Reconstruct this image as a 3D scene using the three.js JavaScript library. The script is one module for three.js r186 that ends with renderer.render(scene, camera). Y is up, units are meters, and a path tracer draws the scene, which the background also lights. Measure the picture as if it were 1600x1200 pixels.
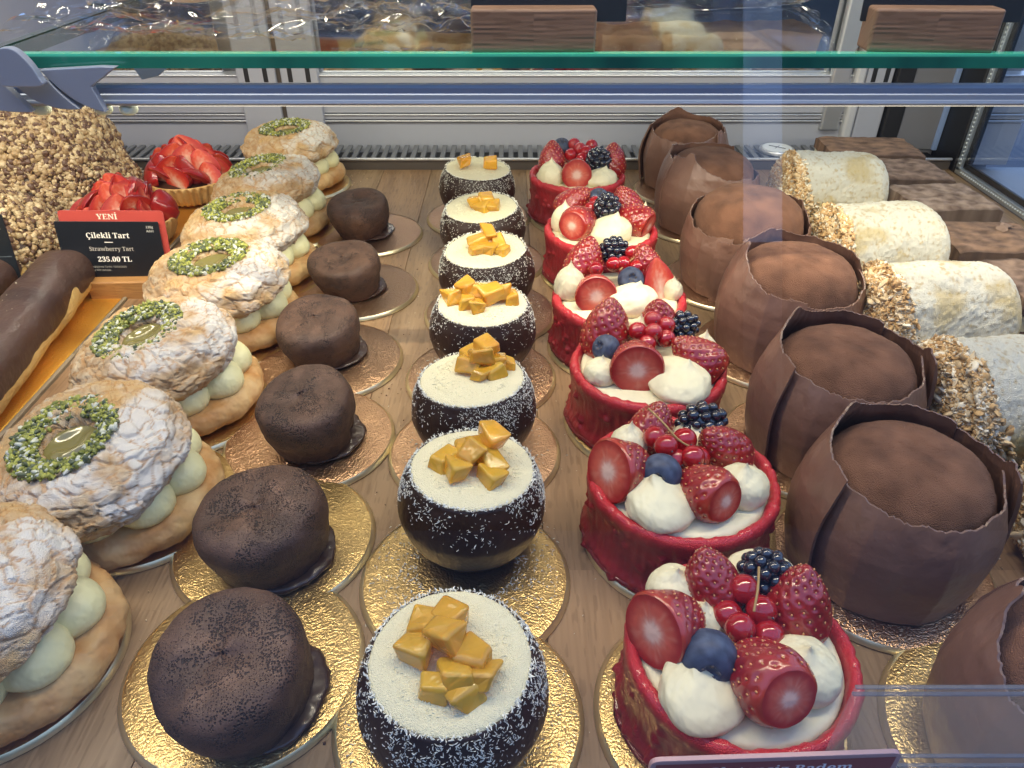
import * as THREE from 'three';
import { mergeGeometries } from 'three/addons/utils/BufferGeometryUtils.js';
import { RoundedBoxGeometry } from 'three/addons/geometries/RoundedBoxGeometry.js';
import { ImprovedNoise } from 'three/addons/math/ImprovedNoise.js';
import { RectAreaLightUniformsLib } from 'three/addons/lights/RectAreaLightUniformsLib.js';

// ---------------------------------------------------------------- camera, sky, light
const scene = new THREE.Scene();
const camera = new THREE.PerspectiveCamera(55.08, 4 / 3, 0.01, 200);
camera.position.set(0, 0.2823, 0);
camera.rotation.set(THREE.MathUtils.degToRad(-34.95), 0, 0);
scene.add(camera);
const renderer = new THREE.WebGLRenderer({ antialias: true });
renderer.setSize(1024, 768);
renderer.toneMapping = THREE.LinearToneMapping;
renderer.toneMappingExposure = 1.3;
renderer.shadowMap.enabled = true;
RectAreaLightUniformsLib.init();
{ // plain daylight sky over the street: pale at the horizon, bluer overhead
  const W = 64, H = 32, d = new Float32Array(W * H * 4);
  for (let y = 0; y < H; y++) {
    const e = Math.max(0, Math.sin(((y + 0.5) / H - 0.5) * Math.PI)), k = Math.pow(e, 0.5);
    for (let x = 0; x < W; x++) d.set([0.62 - 0.3 * k, 0.82 - 0.27 * k, 1.25 - 0.1 * k, 1], (y * W + x) * 4);
  }
  const t = new THREE.DataTexture(d, W, H, THREE.RGBAFormat, THREE.FloatType);
  t.mapping = THREE.EquirectangularReflectionMapping; t.magFilter = t.minFilter = THREE.LinearFilter; t.needsUpdate = true;
  scene.background = t; scene.environment = t; scene.backgroundIntensity = scene.environmentIntensity = 1.05;
}
const LED = { rail: 92, roof: 150, color: new THREE.Color().setRGB(1.0, 0.88, 0.67) };

// ---------------------------------------------------------------- helpers
const rng = (a) => () => { a = (a + 0x6d2b79f5) | 0; let t = Math.imul(a ^ (a >>> 15), 1 | a); t = (t + Math.imul(t ^ (t >>> 7), 61 | t)) ^ t; return ((t ^ (t >>> 14)) >>> 0) / 4294967296; };
const perlin = new ImprovedNoise();
const N = (x, y, z) => perlin.noise(x + 31.7, y + 17.3, z + 53.1);
const fbm = (x, y, z, o = 4) => { let s = 0, a = 1, t = 0; for (let i = 0; i < o; i++) { s += a * N(x, y, z); t += a; a *= 0.5; x = x * 2.03 + 5.1; y = y * 2.03 + 1.7; z = z * 2.03 + 9.2; } return s / t; };
const hash3 = (x, y, z) => { let h = Math.imul(x, 374761393) ^ Math.imul(y, 668265263) ^ Math.imul(z, 2147483647 - 9973); h = Math.imul(h ^ (h >>> 13), 1274126177); return ((h ^ (h >>> 16)) >>> 0) / 4294967296; };
function worley(x, y, z) { // [distance to nearest, to second, the nearest cell's own number]
  const X = Math.floor(x), Y = Math.floor(y), Z = Math.floor(z); let a = 9, b = 9, id = 0;
  for (let i = -1; i < 2; i++) for (let j = -1; j < 2; j++) for (let k = -1; k < 2; k++) {
    const p = X + i, q = Y + j, r = Z + k;
    const d = Math.hypot(p + hash3(p, q, r) - x, q + hash3(q + 7, r, p) - y, r + hash3(r, p + 13, q) - z);
    if (d < a) { b = a; a = d; id = hash3(p + 3, q + 5, r + 11); } else if (d < b) b = d;
  }
  return [a, b, id];
}
const clamp = (x, a = 0, b = 1) => Math.min(b, Math.max(a, x));
const ss = (a, b, x) => { const t = clamp((x - a) / (b - a)); return t * t * (3 - 2 * t); };
const mix = (a, b, t) => a + (b - a) * t;
const mixc = (a, b, t) => [mix(a[0], b[0], t), mix(a[1], b[1], t), mix(a[2], b[2], t)];
const V = (x, y, z) => new THREE.Vector3(x, y, z);
const RGB = (r, g, b) => new THREE.Color().setRGB(r, g, b);

// A sheet of points: f(u, v) -> [x, y, z]; wrap closes it round u. color(x, y, z, u, v) -> linear rgb.
function grid(nu, nv, f, { wrap = false, color = null, flip = false, uvs = null } = {}) {
  const cu = wrap ? nu : nu + 1, pos = new Float32Array(cu * (nv + 1) * 3), uv = new Float32Array(cu * (nv + 1) * 2), idx = [];
  const col = color ? new Float32Array(pos.length) : null;
  for (let j = 0, n = 0; j <= nv; j++) for (let i = 0; i < cu; i++, n++) {
    const p = f(i / nu, j / nv); pos.set(p, n * 3);
    uv.set(uvs ? uvs(i / nu, j / nv, p) : [p[0] + 0.5 * p[1], p[2] - 0.8 * p[1]], n * 2);
    if (col) col.set(color(p[0], p[1], p[2], i / nu, j / nv), n * 3);
  }
  for (let j = 0; j < nv; j++) for (let i = 0; i < nu; i++) {
    const a = j * cu + i, b = j * cu + ((i + 1) % cu), c = a + cu, d = b + cu;
    if (flip) idx.push(a, c, b, b, c, d); else idx.push(a, b, c, b, d, c);
  }
  const g = new THREE.BufferGeometry();
  g.setAttribute('position', new THREE.BufferAttribute(pos, 3)); g.setAttribute('uv', new THREE.BufferAttribute(uv, 2));
  if (col) g.setAttribute('color', new THREE.BufferAttribute(col, 3));
  g.setIndex(idx); g.computeVertexNormals();
  return g;
}
function smooth(points, n) { return new THREE.SplineCurve(points.map((p) => new THREE.Vector2(p[0], p[1]))).getSpacedPoints(n); }
// A turned body: profile from the bottom outwards and up; disp moves it along its own normal.
function lathe(profile, nu, nv, { disp, color, sx = 1, sz = 1 } = {}) {
  const pr = smooth(profile, nv), arc = [Math.max(0, pr[nv].x)]; // texture spreads out from the top, round the middle
  for (let k = 1; k <= nv; k++) arc.push(arc[k - 1] + pr[nv - k].distanceTo(pr[nv - k + 1]));
  return grid(nu, nv, (u, v) => {
    const k = Math.round(v * nv), a = pr[Math.max(0, k - 1)], b = pr[Math.min(nv, k + 1)], p = pr[k];
    let nr = b.y - a.y, ny = a.x - b.x; const l = Math.hypot(nr, ny) || 1; nr /= l; ny /= l;
    const th = u * Math.PI * 2, r0 = Math.max(p.x, 0), s = Math.sin(th), c = Math.cos(th);
    const d = disp ? disp(r0 * s, p.y, r0 * c, th, v) : 0, r = Math.max(0, r0 + nr * d * Math.min(1, r0 / 0.002));
    return [r * s * sx, p.y + ny * d, r * c * sz];
  }, { wrap: true, color, uvs: (u, v) => { const s = arc[nv - Math.round(v * nv)], a = u * Math.PI * 2; return [s * Math.sin(a), s * Math.cos(a)]; } });
}
function warp(g, f) { // moves every vertex: f(vector) changes it in place
  const p = g.attributes.position, v = new THREE.Vector3();
  for (let i = 0; i < p.count; i++) { v.fromBufferAttribute(p, i); f(v); p.setXYZ(i, v.x, v.y, v.z); }
  g.computeVertexNormals(); return g;
}
function tint(g, f) { // vertex colours: f(x, y, z) -> linear rgb
  const p = g.attributes.position, c = new Float32Array(p.count * 3);
  for (let i = 0; i < p.count; i++) c.set(f(p.getX(i), p.getY(i), p.getZ(i)), i * 3);
  g.setAttribute('color', new THREE.BufferAttribute(c, 3)); return g;
}
function metres(g, k = 1) { // uv in metres from the position, sheared so that no side is stretched
  const p = g.attributes.position, u = new Float32Array(p.count * 2);
  for (let i = 0; i < p.count; i++) u.set([(p.getX(i) + 0.5 * p.getY(i)) * k, (p.getZ(i) - 0.8 * p.getY(i)) * k], i * 2);
  g.setAttribute('uv', new THREE.BufferAttribute(u, 2)); return g;
}
const alongX = (g) => { const p = g.attributes.position, u = g.attributes.uv; for (let i = 0; i < u.count; i++) u.setXY(i, p.getY(i) - p.getZ(i), p.getX(i)); return g; }; // wood grain running left to right
const uvScale = (g, k) => { const u = g.attributes.uv; for (let i = 0; i < u.count; i++) u.setXY(i, u.getX(i) * k, u.getY(i) * k); return g; }; // for shapes modelled at unit size
const clean = (g) => { const h = g.index ? g.toNonIndexed() : g; for (const k of Object.keys(h.attributes)) if (!['position', 'normal', 'uv', 'color'].includes(k)) h.deleteAttribute(k); return h; };
const merge = (list) => mergeGeometries(list.map(clean));
const box = (w, h, d, r = 0.001, x = 0, y = 0, z = 0, s = 2) => metres(new RoundedBoxGeometry(w, h, d, s, Math.min(r, w / 2.01, h / 2.01, d / 2.01)).translate(x, y, z));

const used = new Map();
function numbered(n) { const k = used.get(n) ?? 0; used.set(n, k + 1); return k ? n + '_' + String(k).padStart(3, '0') : n; }
function shade(o) { o.traverse((m) => { if (m.isMesh) { m.castShadow = true; m.receiveShadow = true; } }); return o; }
function thing(name, label, category, [x, y, z] = [0, 0, 0], turn = 0, group) {
  const o = new THREE.Group(); o.name = numbered(name); o.position.set(x, y, z); o.rotation.y = turn;
  o.userData = { label, category }; if (group) o.userData.group = group;
  scene.add(o); return o;
}
function struct(name) { const o = new THREE.Group(); o.name = numbered(name); o.userData = { kind: 'structure' }; scene.add(o); return o; }
function part(name, g, m, parent, pos) {
  const o = new THREE.Mesh(g, m); o.name = name; o.castShadow = o.receiveShadow = true;
  if (pos) o.position.set(...pos); if (parent) parent.add(o); return o;
}
function scatter(name, g, m, parent, list) { // uncounted little bits: list of [matrix, colour]
  const o = new THREE.InstancedMesh(g, m, list.length); o.name = name; o.castShadow = o.receiveShadow = true;
  list.forEach(([t, c], i) => { o.setMatrixAt(i, t); o.setColorAt(i, c); });
  o.userData.kind = 'stuff'; parent.add(o); return o;
}
function copy(src, label, [x, y, z], turn, tilt = [0, 0]) {
  const o = src.clone(); o.name = numbered(src.userData.base ?? src.name.replace(/_\d{3}$/, '')); o.position.set(x, y, z); o.rotation.set(tilt[0], turn, tilt[1]);
  o.userData = { ...src.userData, label }; scene.add(o); return o;
}
const place = (x, y, z, rx, ry, rz, sx, sy, sz) => new THREE.Matrix4().compose(V(x, y, z), new THREE.Quaternion().setFromEuler(new THREE.Euler(rx, ry, rz)), V(sx, sy ?? sx, sz ?? sx));

// ---------------------------------------------------------------- textures (repeating, uv in metres)
const lattice = (seed, p) => { const r = rng(seed), a = new Float32Array(p * p); for (let i = 0; i < a.length; i++) a[i] = r(); return a; };
function tileNoise(seed, p) { // value noise that repeats after p cells
  const a = lattice(seed, p), at = (i, j) => a[(((j % p) + p) % p) * p + (((i % p) + p) % p)];
  return (u, v) => { const x = u * p, y = v * p, i = Math.floor(x), j = Math.floor(y), s = ss(0, 1, x - i), t = ss(0, 1, y - j); return mix(mix(at(i, j), at(i + 1, j), s), mix(at(i, j + 1), at(i + 1, j + 1), s), t); };
}
function tileCells(seed, p) { // distances to the two nearest of p x p points, repeating
  const a = lattice(seed, p), b = lattice(seed + 1, p), w = (k) => ((k % p) + p) % p;
  return (u, v) => {
    const x = u * p, y = v * p, X = Math.floor(x), Y = Math.floor(y); let f = 9, s = 9, id = 0;
    for (let j = -1; j < 2; j++) for (let i = -1; i < 2; i++) { const k = w(Y + j) * p + w(X + i), d = Math.hypot(X + i + a[k] - x, Y + j + b[k] - y); if (d < f) { s = f; f = d; id = a[k]; } else if (d < s) s = d; }
    return [f, s, id];
  };
}
function texture(size, metresWide, f, srgb = false) {
  const d = new Uint8Array(size * size * 4);
  for (let y = 0; y < size; y++) for (let x = 0; x < size; x++) {
    let c = f(x / size, y / size); if (typeof c === 'number') c = [c, c, c];
    const o = (y * size + x) * 4; for (let k = 0; k < 3; k++) d[o + k] = Math.round(255 * clamp(srgb ? (c[k] <= 0.0031308 ? c[k] * 12.92 : 1.055 * Math.pow(c[k], 1 / 2.4) - 0.055) : c[k])); d[o + 3] = 255;
  }
  const t = new THREE.DataTexture(d, size, size); t.wrapS = t.wrapT = THREE.RepeatWrapping; t.magFilter = THREE.LinearFilter; t.minFilter = THREE.LinearMipmapLinearFilter; t.generateMipmaps = true;
  if (srgb) t.colorSpace = THREE.SRGBColorSpace; t.repeat.set(1 / metresWide, 1 / metresWide); t.needsUpdate = true; return t;
}
const n8 = tileNoise(1, 8), n16 = tileNoise(2, 16), n32 = tileNoise(3, 32), n64 = tileNoise(4, 64), n128 = tileNoise(5, 128), n200 = tileNoise(6, 200);
const c24 = tileCells(11, 24), c48 = tileCells(21, 48), c70 = tileCells(31, 70);
// open pores of a baked top: round, of many sizes, in drifts
const poreAt = (u, v) => { const a = c70(u, v), b = c48(v, u), k = ss(0.35, 0.7, n8(u, v) * 0.6 + n16(u, v) * 0.4); return ss(0, 0.1, a[0] - (a[2] > 0.35 ? (0.14 + 0.22 * a[2]) * (0.35 + 0.75 * k) : -1)) * ss(0, 0.1, b[0] - (b[2] > 0.7 ? 0.26 * k : -1)); };
const T = {
  foil: texture(512, 0.05, (u, v) => { const w = (n16(u, v) - 0.5) * 0.09, a = c24(u + w, v - w), b = c48(u - w, v + w); return 0.4 * Math.min(1, a[1] - a[0]) + 0.25 * a[2] + 0.2 * Math.min(1, b[1] - b[0]) + 0.25 * n64(u, v); }),
  grain: texture(512, 0.03, (u, v) => 0.4 * n200(u, v) + 0.35 * n128(u, v) + 0.25 * n64(u, v)),
  clump: texture(512, 0.03, (u, v) => { const a = c48(u, v), b = c70(v, u); return 0.45 * (1 - a[0]) + 0.35 * (1 - b[0]) + 0.2 * n128(u, v); }),
  pore: texture(512, 0.07, (u, v) => clamp(poreAt(u, v) * 0.8 + 0.2 * n128(u, v))),
  soft: texture(256, 0.05, (u, v) => 0.5 * n8(u, v) + 0.3 * n16(u, v) + 0.2 * n32(u, v)),
  brush: texture(512, 0.2, (u, v) => 0.35 * n200(u * 0.02, v) + 0.35 * n128(u * 0.03125, v) + 0.3 * n32(u, v)),
};
const brushFix = T.brush; brushFix.wrapS = THREE.RepeatWrapping;
const poreColor = texture(512, 0.07, (u, v) => mixc([0.2, 0.16, 0.15], [1, 1, 1], clamp(poreAt(u, v) * (0.8 + 0.3 * n64(u, v)))), true);
const woodMap = texture(1024, 0.22, (u, v) => { // fibres run along v
  const warpU = u + 0.02 * (n8(u, v) - 0.5) + 0.012 * (n16(u, v * 0.5) - 0.5), ring = 0.5 + 0.5 * Math.sin(2 * Math.PI * (6 * warpU + 1.4 * n8(u, v * 0.25)));
  const fib = 0.5 * n200(u, v * 0.04) + 0.5 * n128(u, v * 0.0625), por = ss(0.66, 0.8, n200(u + 0.3, v * 0.12)) * 0.45;
  return mixc([0.62, 0.56, 0.48], [1.0, 0.97, 0.92], clamp(0.55 * ring + 0.6 * fib - por));
}, true);
const woodBump = texture(512, 0.22, (u, v) => 0.6 * n200(u, v * 0.04) + 0.4 * n128(u, v * 0.0625));

function std(o) { return new THREE.MeshPhysicalMaterial({ roughness: 0.6, ...o }); }
const M = {
  foilGold: std({ color: RGB(0.68, 0.48, 0.21), metalness: 1, roughness: 0.33, bumpMap: T.foil, bumpScale: 0.00032 }),
  foilRose: std({ color: RGB(0.6, 0.37, 0.22), metalness: 1, roughness: 0.33, bumpMap: T.foil, bumpScale: 0.0006 }),
  cardEdge: std({ color: RGB(0.8, 0.68, 0.42), metalness: 0.85, roughness: 0.32 }),
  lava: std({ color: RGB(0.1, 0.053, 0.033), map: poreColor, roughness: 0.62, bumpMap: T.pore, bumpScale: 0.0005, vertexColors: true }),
  sauce: std({ color: RGB(0.045, 0.02, 0.011), roughness: 0.4, clearcoat: 0.25, clearcoatRoughness: 0.15 }),
  shell: std({ color: RGB(0.03, 0.014, 0.009), roughness: 0.42, bumpMap: T.soft, bumpScale: 0.0005, specularIntensity: 0.5, clearcoat: 0.12, clearcoatRoughness: 0.3 }),
  cream: std({ color: RGB(0.78, 0.72, 0.49), roughness: 0.75, bumpMap: T.clump, bumpScale: 0.0007, sheen: 0.2 }),
  flake: std({ color: RGB(0.85, 0.84, 0.76), roughness: 0.8 }),
  mango: std({ color: RGB(1.0, 0.6, 0.06), roughness: 0.22, clearcoat: 0.6, clearcoatRoughness: 0.08, bumpMap: T.soft, bumpScale: 0.0014, transmission: 0.5, thickness: 0.01, attenuationColor: RGB(1.0, 0.55, 0.06), attenuationDistance: 0.016, ior: 1.4, vertexColors: true }),
  glaze: std({ color: RGB(0.43, 0.012, 0.018), roughness: 0.42, clearcoat: 0.5, clearcoatRoughness: 0.16, bumpMap: T.clump, bumpScale: 0.0007, vertexColors: true }),
  whip: std({ color: RGB(0.76, 0.7, 0.47), roughness: 0.5, bumpMap: T.soft, bumpScale: 0.0008, clearcoat: 0.15, clearcoatRoughness: 0.4 }),
  berry: std({ color: RGB(1, 1, 1), roughness: 0.3, clearcoat: 0.7, clearcoatRoughness: 0.16, vertexColors: true }),
  berryCut: std({ color: RGB(1, 1, 1), roughness: 0.5, clearcoat: 0.15, clearcoatRoughness: 0.3, bumpMap: T.soft, bumpScale: 0.0006, vertexColors: true }),
  seed: std({ color: RGB(0.62, 0.3, 0.12), roughness: 0.35 }),
  blueberry: std({ color: RGB(1, 1, 1), roughness: 0.55, vertexColors: true }),
  blackberry: std({ color: RGB(0.012, 0.012, 0.022), roughness: 0.14, clearcoat: 1, clearcoatRoughness: 0.08 }),
  currant: std({ color: RGB(0.5, 0.012, 0.016), roughness: 0.1, clearcoat: 1, clearcoatRoughness: 0.04, transmission: 0.35, thickness: 0.01, ior: 1.36, attenuationColor: RGB(0.8, 0.05, 0.04), attenuationDistance: 0.006 }),
  stem: std({ color: RGB(0.35, 0.22, 0.08), roughness: 0.6 }),
  calyx: std({ color: RGB(0.07, 0.06, 0.07), roughness: 0.8 }),
  sheet: std({ color: RGB(1, 1, 1), roughness: 0.4, bumpMap: T.soft, bumpScale: 0.0004, vertexColors: true, clearcoat: 0.12, clearcoatRoughness: 0.35 }),
  cocoa: std({ color: RGB(1, 1, 1), roughness: 0.95, bumpMap: T.clump, bumpScale: 0.0009, vertexColors: true, sheen: 0.2, sheenColor: RGB(0.4, 0.25, 0.18) }),
  sugar: std({ color: RGB(1, 1, 1), roughness: 0.95, bumpMap: T.clump, bumpScale: 0.0018, vertexColors: true }),
  crumb: std({ color: RGB(1, 1, 1), roughness: 0.85 }),
  crust: std({ color: RGB(1, 1, 1), roughness: 0.85, bumpMap: T.clump, bumpScale: 0.0007, vertexColors: true }),
  bun: std({ color: RGB(1, 1, 1), roughness: 0.6, bumpMap: T.soft, bumpScale: 0.0014, vertexColors: true }),
  pistCream: std({ color: RGB(0.8, 0.76, 0.43), roughness: 0.45, bumpMap: T.soft, bumpScale: 0.0009, clearcoat: 0.2, clearcoatRoughness: 0.3 }),
  pistPaste: std({ color: RGB(0.2, 0.17, 0.055), roughness: 0.16, clearcoat: 0.8, clearcoatRoughness: 0.08 }),
  nut: std({ color: RGB(1, 1, 1), roughness: 0.55, clearcoat: 0.25, clearcoatRoughness: 0.3 }),
  eclair: std({ color: RGB(0.06, 0.031, 0.023), roughness: 0.42, bumpMap: T.soft, bumpScale: 0.0008, clearcoat: 0.2, clearcoatRoughness: 0.3 }),
  alu: std({ color: RGB(0.6, 0.61, 0.64), metalness: 0.9, roughness: 0.42, bumpMap: T.brush, bumpScale: 0.00004 }),
  aluMatt: std({ color: RGB(0.38, 0.39, 0.45), metalness: 0.1, roughness: 0.5 }),
  aluRail: std({ color: RGB(0.3, 0.35, 0.46), metalness: 0.35, roughness: 0.42, bumpMap: T.brush, bumpScale: 0.00004 }),
  grey: std({ color: RGB(0.33, 0.34, 0.37), roughness: 0.5 }),
  black: std({ color: RGB(0.012, 0.012, 0.014), roughness: 0.45 }),
  darkWood: std({ color: RGB(0.07, 0.055, 0.045), roughness: 0.6 }),
  mirror: std({ color: RGB(0.78, 0.8, 0.82), metalness: 1, roughness: 0.05 }),
  pane: std({ color: RGB(0.97, 0.99, 0.98), roughness: 0, transmission: 1, thickness: 0, ior: 1.65 }),
  shelfPane: std({ color: RGB(0.9, 0.96, 0.93), roughness: 0, transmission: 1, thickness: 0, ior: 1.5 }),
  glassEdge: std({ color: RGB(1, 1, 1), roughness: 0.06, clearcoat: 1, clearcoatRoughness: 0.03, vertexColors: true }),
  film: std({ color: RGB(0.95, 0.95, 0.95), roughness: 0.04, transmission: 1, thickness: 0, ior: 1.5 }),
  cardBlack: std({ color: RGB(0.014, 0.017, 0.024), roughness: 0.4 }),
  cardRed: std({ color: RGB(0.42, 0.06, 0.05), roughness: 0.5 }),
  block: std({ color: RGB(0.27, 0.165, 0.115), map: woodMap, roughness: 0.6, bumpMap: woodBump, bumpScale: 0.0003 }),
  blockGold: std({ color: RGB(0.5, 0.26, 0.09), map: woodMap, roughness: 0.55, bumpMap: woodBump, bumpScale: 0.0003 }),
};

// ---------------------------------------------------------------- the case: deck, back wall, side, roof, glass
const COL = { left: -0.311, right: 0.502, back: -0.83, front: -0.03 };
{ // deck of glued wooden staves running away from the viewer
  const deck = struct('deck'), r = rng(5), w = 0.054;
  const tones = [[0.29, 0.19, 0.105], [0.34, 0.23, 0.13], [0.25, 0.16, 0.088], [0.32, 0.2, 0.11], [0.23, 0.15, 0.085]];
  const mats = tones.map((c, i) => { const m = std({ color: RGB(...c), roughness: 0.5, bumpMap: woodBump, bumpScale: 0.00025, clearcoat: 0.12, clearcoatRoughness: 0.35 }); m.map = woodMap.clone(); m.map.offset.set(0.21 * i, 0.37 * i); m.map.needsUpdate = true; return m; });
  const g = box(w - 0.0003, 0.018, COL.back * -1 + COL.front + 0.02, 0.0004, 0, -0.009, (COL.back + COL.front) / 2);
  for (let i = 0, x = COL.left + w / 2 + 0.003; x < COL.right; x += w, i++) part('plank', g, mats[Math.floor(r() * 5)], deck, [x, 0, 0]);
  part('edge_strip', box(0.003, 0.02, 0.8, 0.0005, COL.left + 0.0013, -0.008, -0.43), std({ color: RGB(0.3, 0.25, 0.18), map: woodMap, roughness: 0.6 }), deck);
  const under = struct('counter'); part('carcass', box(1.6, 0.86, 0.92, 0.004, -0.1, -0.452, -0.45), M.grey, under);
}
{ // street outside the shop window, seen only in reflections
  const f = struct('street'); part('paving', metres(new THREE.PlaneGeometry(60, 60).rotateX(-Math.PI / 2).translate(0, -0.88, 0)), std({ color: RGB(0.13, 0.13, 0.15), roughness: 0.9 }), f);
  const wm = std({ color: RGB(0.045, 0.043, 0.045), roughness: 0.9 });
  part('house_front', box(30, 4.2, 0.4, 0.02, -13.3, 1.2, 5.3), wm, f); part('house_front', box(30, 4.2, 0.4, 0.02, 17.12, 1.2, 5.3), wm, f); part('streak_panel', box(1.6, 2.4, 0.1, 0.02, 2.3, 0.32, 6.6), std({ color: RGB(0.4, 0.42, 0.5), roughness: 0.9 }), f);  // gap between fronts and added pale panel shape the streak in the front pane
}
const ZB = -0.885; // face of the back wall
{ // back wall of the cabinet: metal plinth with ribs, mirrored sliding doors above, slotted uprights
  const w = struct('back_wall');
  part('plinth', box(1.5, 0.05, 0.02, 0.001, -0.15, 0.013, ZB - 0.01), M.aluMatt, w);
  const rib = (y, h, d, m) => part('rail', box(1.5, h, 0.02, 0.0008, -0.15, y, ZB - 0.01 + d), m, w);
  rib(0.0405, 0.0025, 0.003, M.alu); rib(0.0445, 0.004, 0.001, M.aluMatt); rib(0.0478, 0.002, 0.003, M.alu); rib(0.0585, 0.018, 0.0005, M.aluMatt); rib(0.0695, 0.003, 0.0015, M.alu); rib(0.0805, 0.0185, 0.001, M.aluMatt);
  part('sill', box(1.5, 0.0016, 0.022, 0.0006, -0.15, 0.091, ZB - 0.008), std({ color: RGB(0.8, 0.82, 0.86), metalness: 0.6, roughness: 0.3 }), w);
  part('mirror_door', box(0.6, 0.5, 0.006, 0.001, 0.07, 0.342, ZB - 0.012), M.mirror, w);
  part('mirror_door', box(0.5, 0.5, 0.006, 0.001, -0.58, 0.342, ZB - 0.012), M.mirror, w);
  part('backing', box(1.5, 0.7, 0.02, 0.002, -0.15, 0.3, ZB - 0.045), M.grey, w);
  const slot = (x, y) => part('slot', box(0.0055, 0.03, 0.003, 0.0006, x, y, ZB + 0.0068), M.black, w);
  const upright = (x, wd) => {
    part('upright', box(wd, 0.62, 0.012, 0.002, x, 0.32, ZB + 0.002), M.aluMatt, w);
    for (const s of [-0.24, 0.24]) for (let k = 0; k < 9; k++) slot(x + s * wd, 0.1 + 0.058 * k);
  };
  upright(-0.288, 0.044); upright(-0.2395, 0.042);
  part('upright_gap', box(0.008, 0.62, 0.006, 0.001, -0.2635, 0.32, ZB + 0.0005), M.darkWood, w);
  part('door_stile', box(0.022, 0.6, 0.01, 0.003, 0.372, 0.33, ZB + 0.001), M.alu, w);
  part('door_stile', box(0.012, 0.62, 0.014, 0.004, 0.392, 0.32, ZB + 0.004), std({ color: RGB(0.62, 0.62, 0.64), metalness: 0.3, roughness: 0.4 }), w);
  upright(0.4145, 0.03);
  part('dark_return', box(0.02, 0.62, 0.02, 0.002, 0.441, 0.32, ZB + 0.004), M.black, w);
  part('side_upright', box(0.05, 0.62, 0.006, 0.001, 0.474, 0.32, ZB + 0.008), std({ color: RGB(0.16, 0.16, 0.18), roughness: 0.5 }), w);
}
{ // air grille between deck and wall
  const t = thing('air_grille', 'black slotted air grille with a bright steel lip behind the pastries', 'grille');
  part('lip', box(1.3, 0.0028, 0.004, 0.001, -0.15, 0.0125, -0.832), M.alu, t);
  part('front_board', box(1.3, 0.0125, 0.004, 0.0008, -0.15, 0.0055, -0.8345), M.darkWood, t);
  part('well', box(1.3, 0.004, 0.05, 0.001, -0.15, 0.0015, -0.861), M.black, t);
  const g = box(0.0058, 0.003, 0.045, 0.0008, 0, 0.0125, -0.858), m = std({ color: RGB(0.17, 0.175, 0.19), roughness: 0.4, metalness: 0.3 });
  for (let x = -0.55; x < 0.48; x += 0.0112) part('slat', g, m, t, [x, 0, 0]);
}
{ // round dial thermometer lying on the grille
  const t = thing('thermometer', 'small round white dial thermometer lying on the black grille', 'thermometer', [0.306, 0.0145, -0.853]);
  part('case', lathe([[0, 0], [0.0185, 0], [0.0195, 0.002], [0.0195, 0.004], [0.018, 0.005], [0.0172, 0.0042], [0, 0.004]], 48, 28), M.alu, t);
  part('dial', new THREE.CylinderGeometry(0.0165, 0.0165, 0.0008, 40).translate(0, 0.0046, 0), std({ color: RGB(0.72, 0.74, 0.75), roughness: 0.4 }), t);
  part('hand', box(0.0008, 0.0005, 0.02, 0.0002, 0, 0.0054, 0), M.black, t).rotation.y = 0.9;
  part('hand', box(0.0006, 0.0005, 0.012, 0.0002, 0, 0.0054, 0), M.black, t).rotation.y = -0.7;
}
{ // right-hand side: insulating pane with a dotted spacer, black corner post
  const s = thing('side_pane', 'double glazed side pane with dotted metal spacer at the right end', 'glass pane');
  part('glass', new THREE.PlaneGeometry(0.9, 0.72).rotateY(-Math.PI / 2).translate(0.5, 0.355, -0.375), M.pane, s);
  const sp = std({ color: RGB(0.55, 0.6, 0.68), metalness: 0.7, roughness: 0.35 });
  const bars = [part('spacer', box(0.006, 0.7, 0.008, 0.001, 0.505, 0.354, -0.82), sp, s), part('spacer', box(0.006, 0.008, 0.84, 0.001, 0.505, 0.004, -0.404), sp, s)];
  const dot = new THREE.SphereGeometry(0.0011, 6, 4), dm = std({ color: RGB(0.85, 0.88, 0.92), roughness: 0.3 }), a = [], b = [], I = new THREE.Matrix4();
  for (let y = 0.012; y < 0.3; y += 0.0045) a.push([new THREE.Matrix4().makeTranslation(0.5019, y, -0.8185), RGB(1, 1, 1)]);
  for (let z = -0.81; z < -0.4; z += 0.0045) b.push([new THREE.Matrix4().makeTranslation(0.5019, 0.0045, z), RGB(1, 1, 1)]);
  scatter('spacer_dots', dot, dm, bars[0], a); scatter('spacer_dots', dot, dm, bars[1], b);
  part('seal', box(0.004, 0.7, 0.006, 0.001, 0.507, 0.354, -0.8125), M.black, s); part('seal', box(0.004, 0.006, 0.83, 0.001, 0.507, 0.0115, -0.4), M.black, s);
  part('glass', new THREE.PlaneGeometry(0.9, 0.72).rotateY(-Math.PI / 2).translate(0.512, 0.355, -0.375), M.pane, s);
  const p = thing('corner_post', 'black corner post with a pale blue edge strip at the right back', 'post');
  part('post', box(0.022, 0.74, 0.055, 0.002, 0.513, 0.36, -0.855), M.black, p);
  part('edge_strip', box(0.006, 0.72, 0.006, 0.001, 0.4985, 0.37, -0.874), std({ color: RGB(0.3, 0.42, 0.72), roughness: 0.3, metalness: 0.3 }), p);
  const l = struct('side_wall'); part('panel', box(0.02, 0.76, 0.9, 0.002, -0.86, 0.36, -0.46), M.aluMatt, l);
  part('sill', box(0.03, 0.012, 0.86, 0.002, 0.519, -0.008, -0.4), M.black, l);
}
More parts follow.
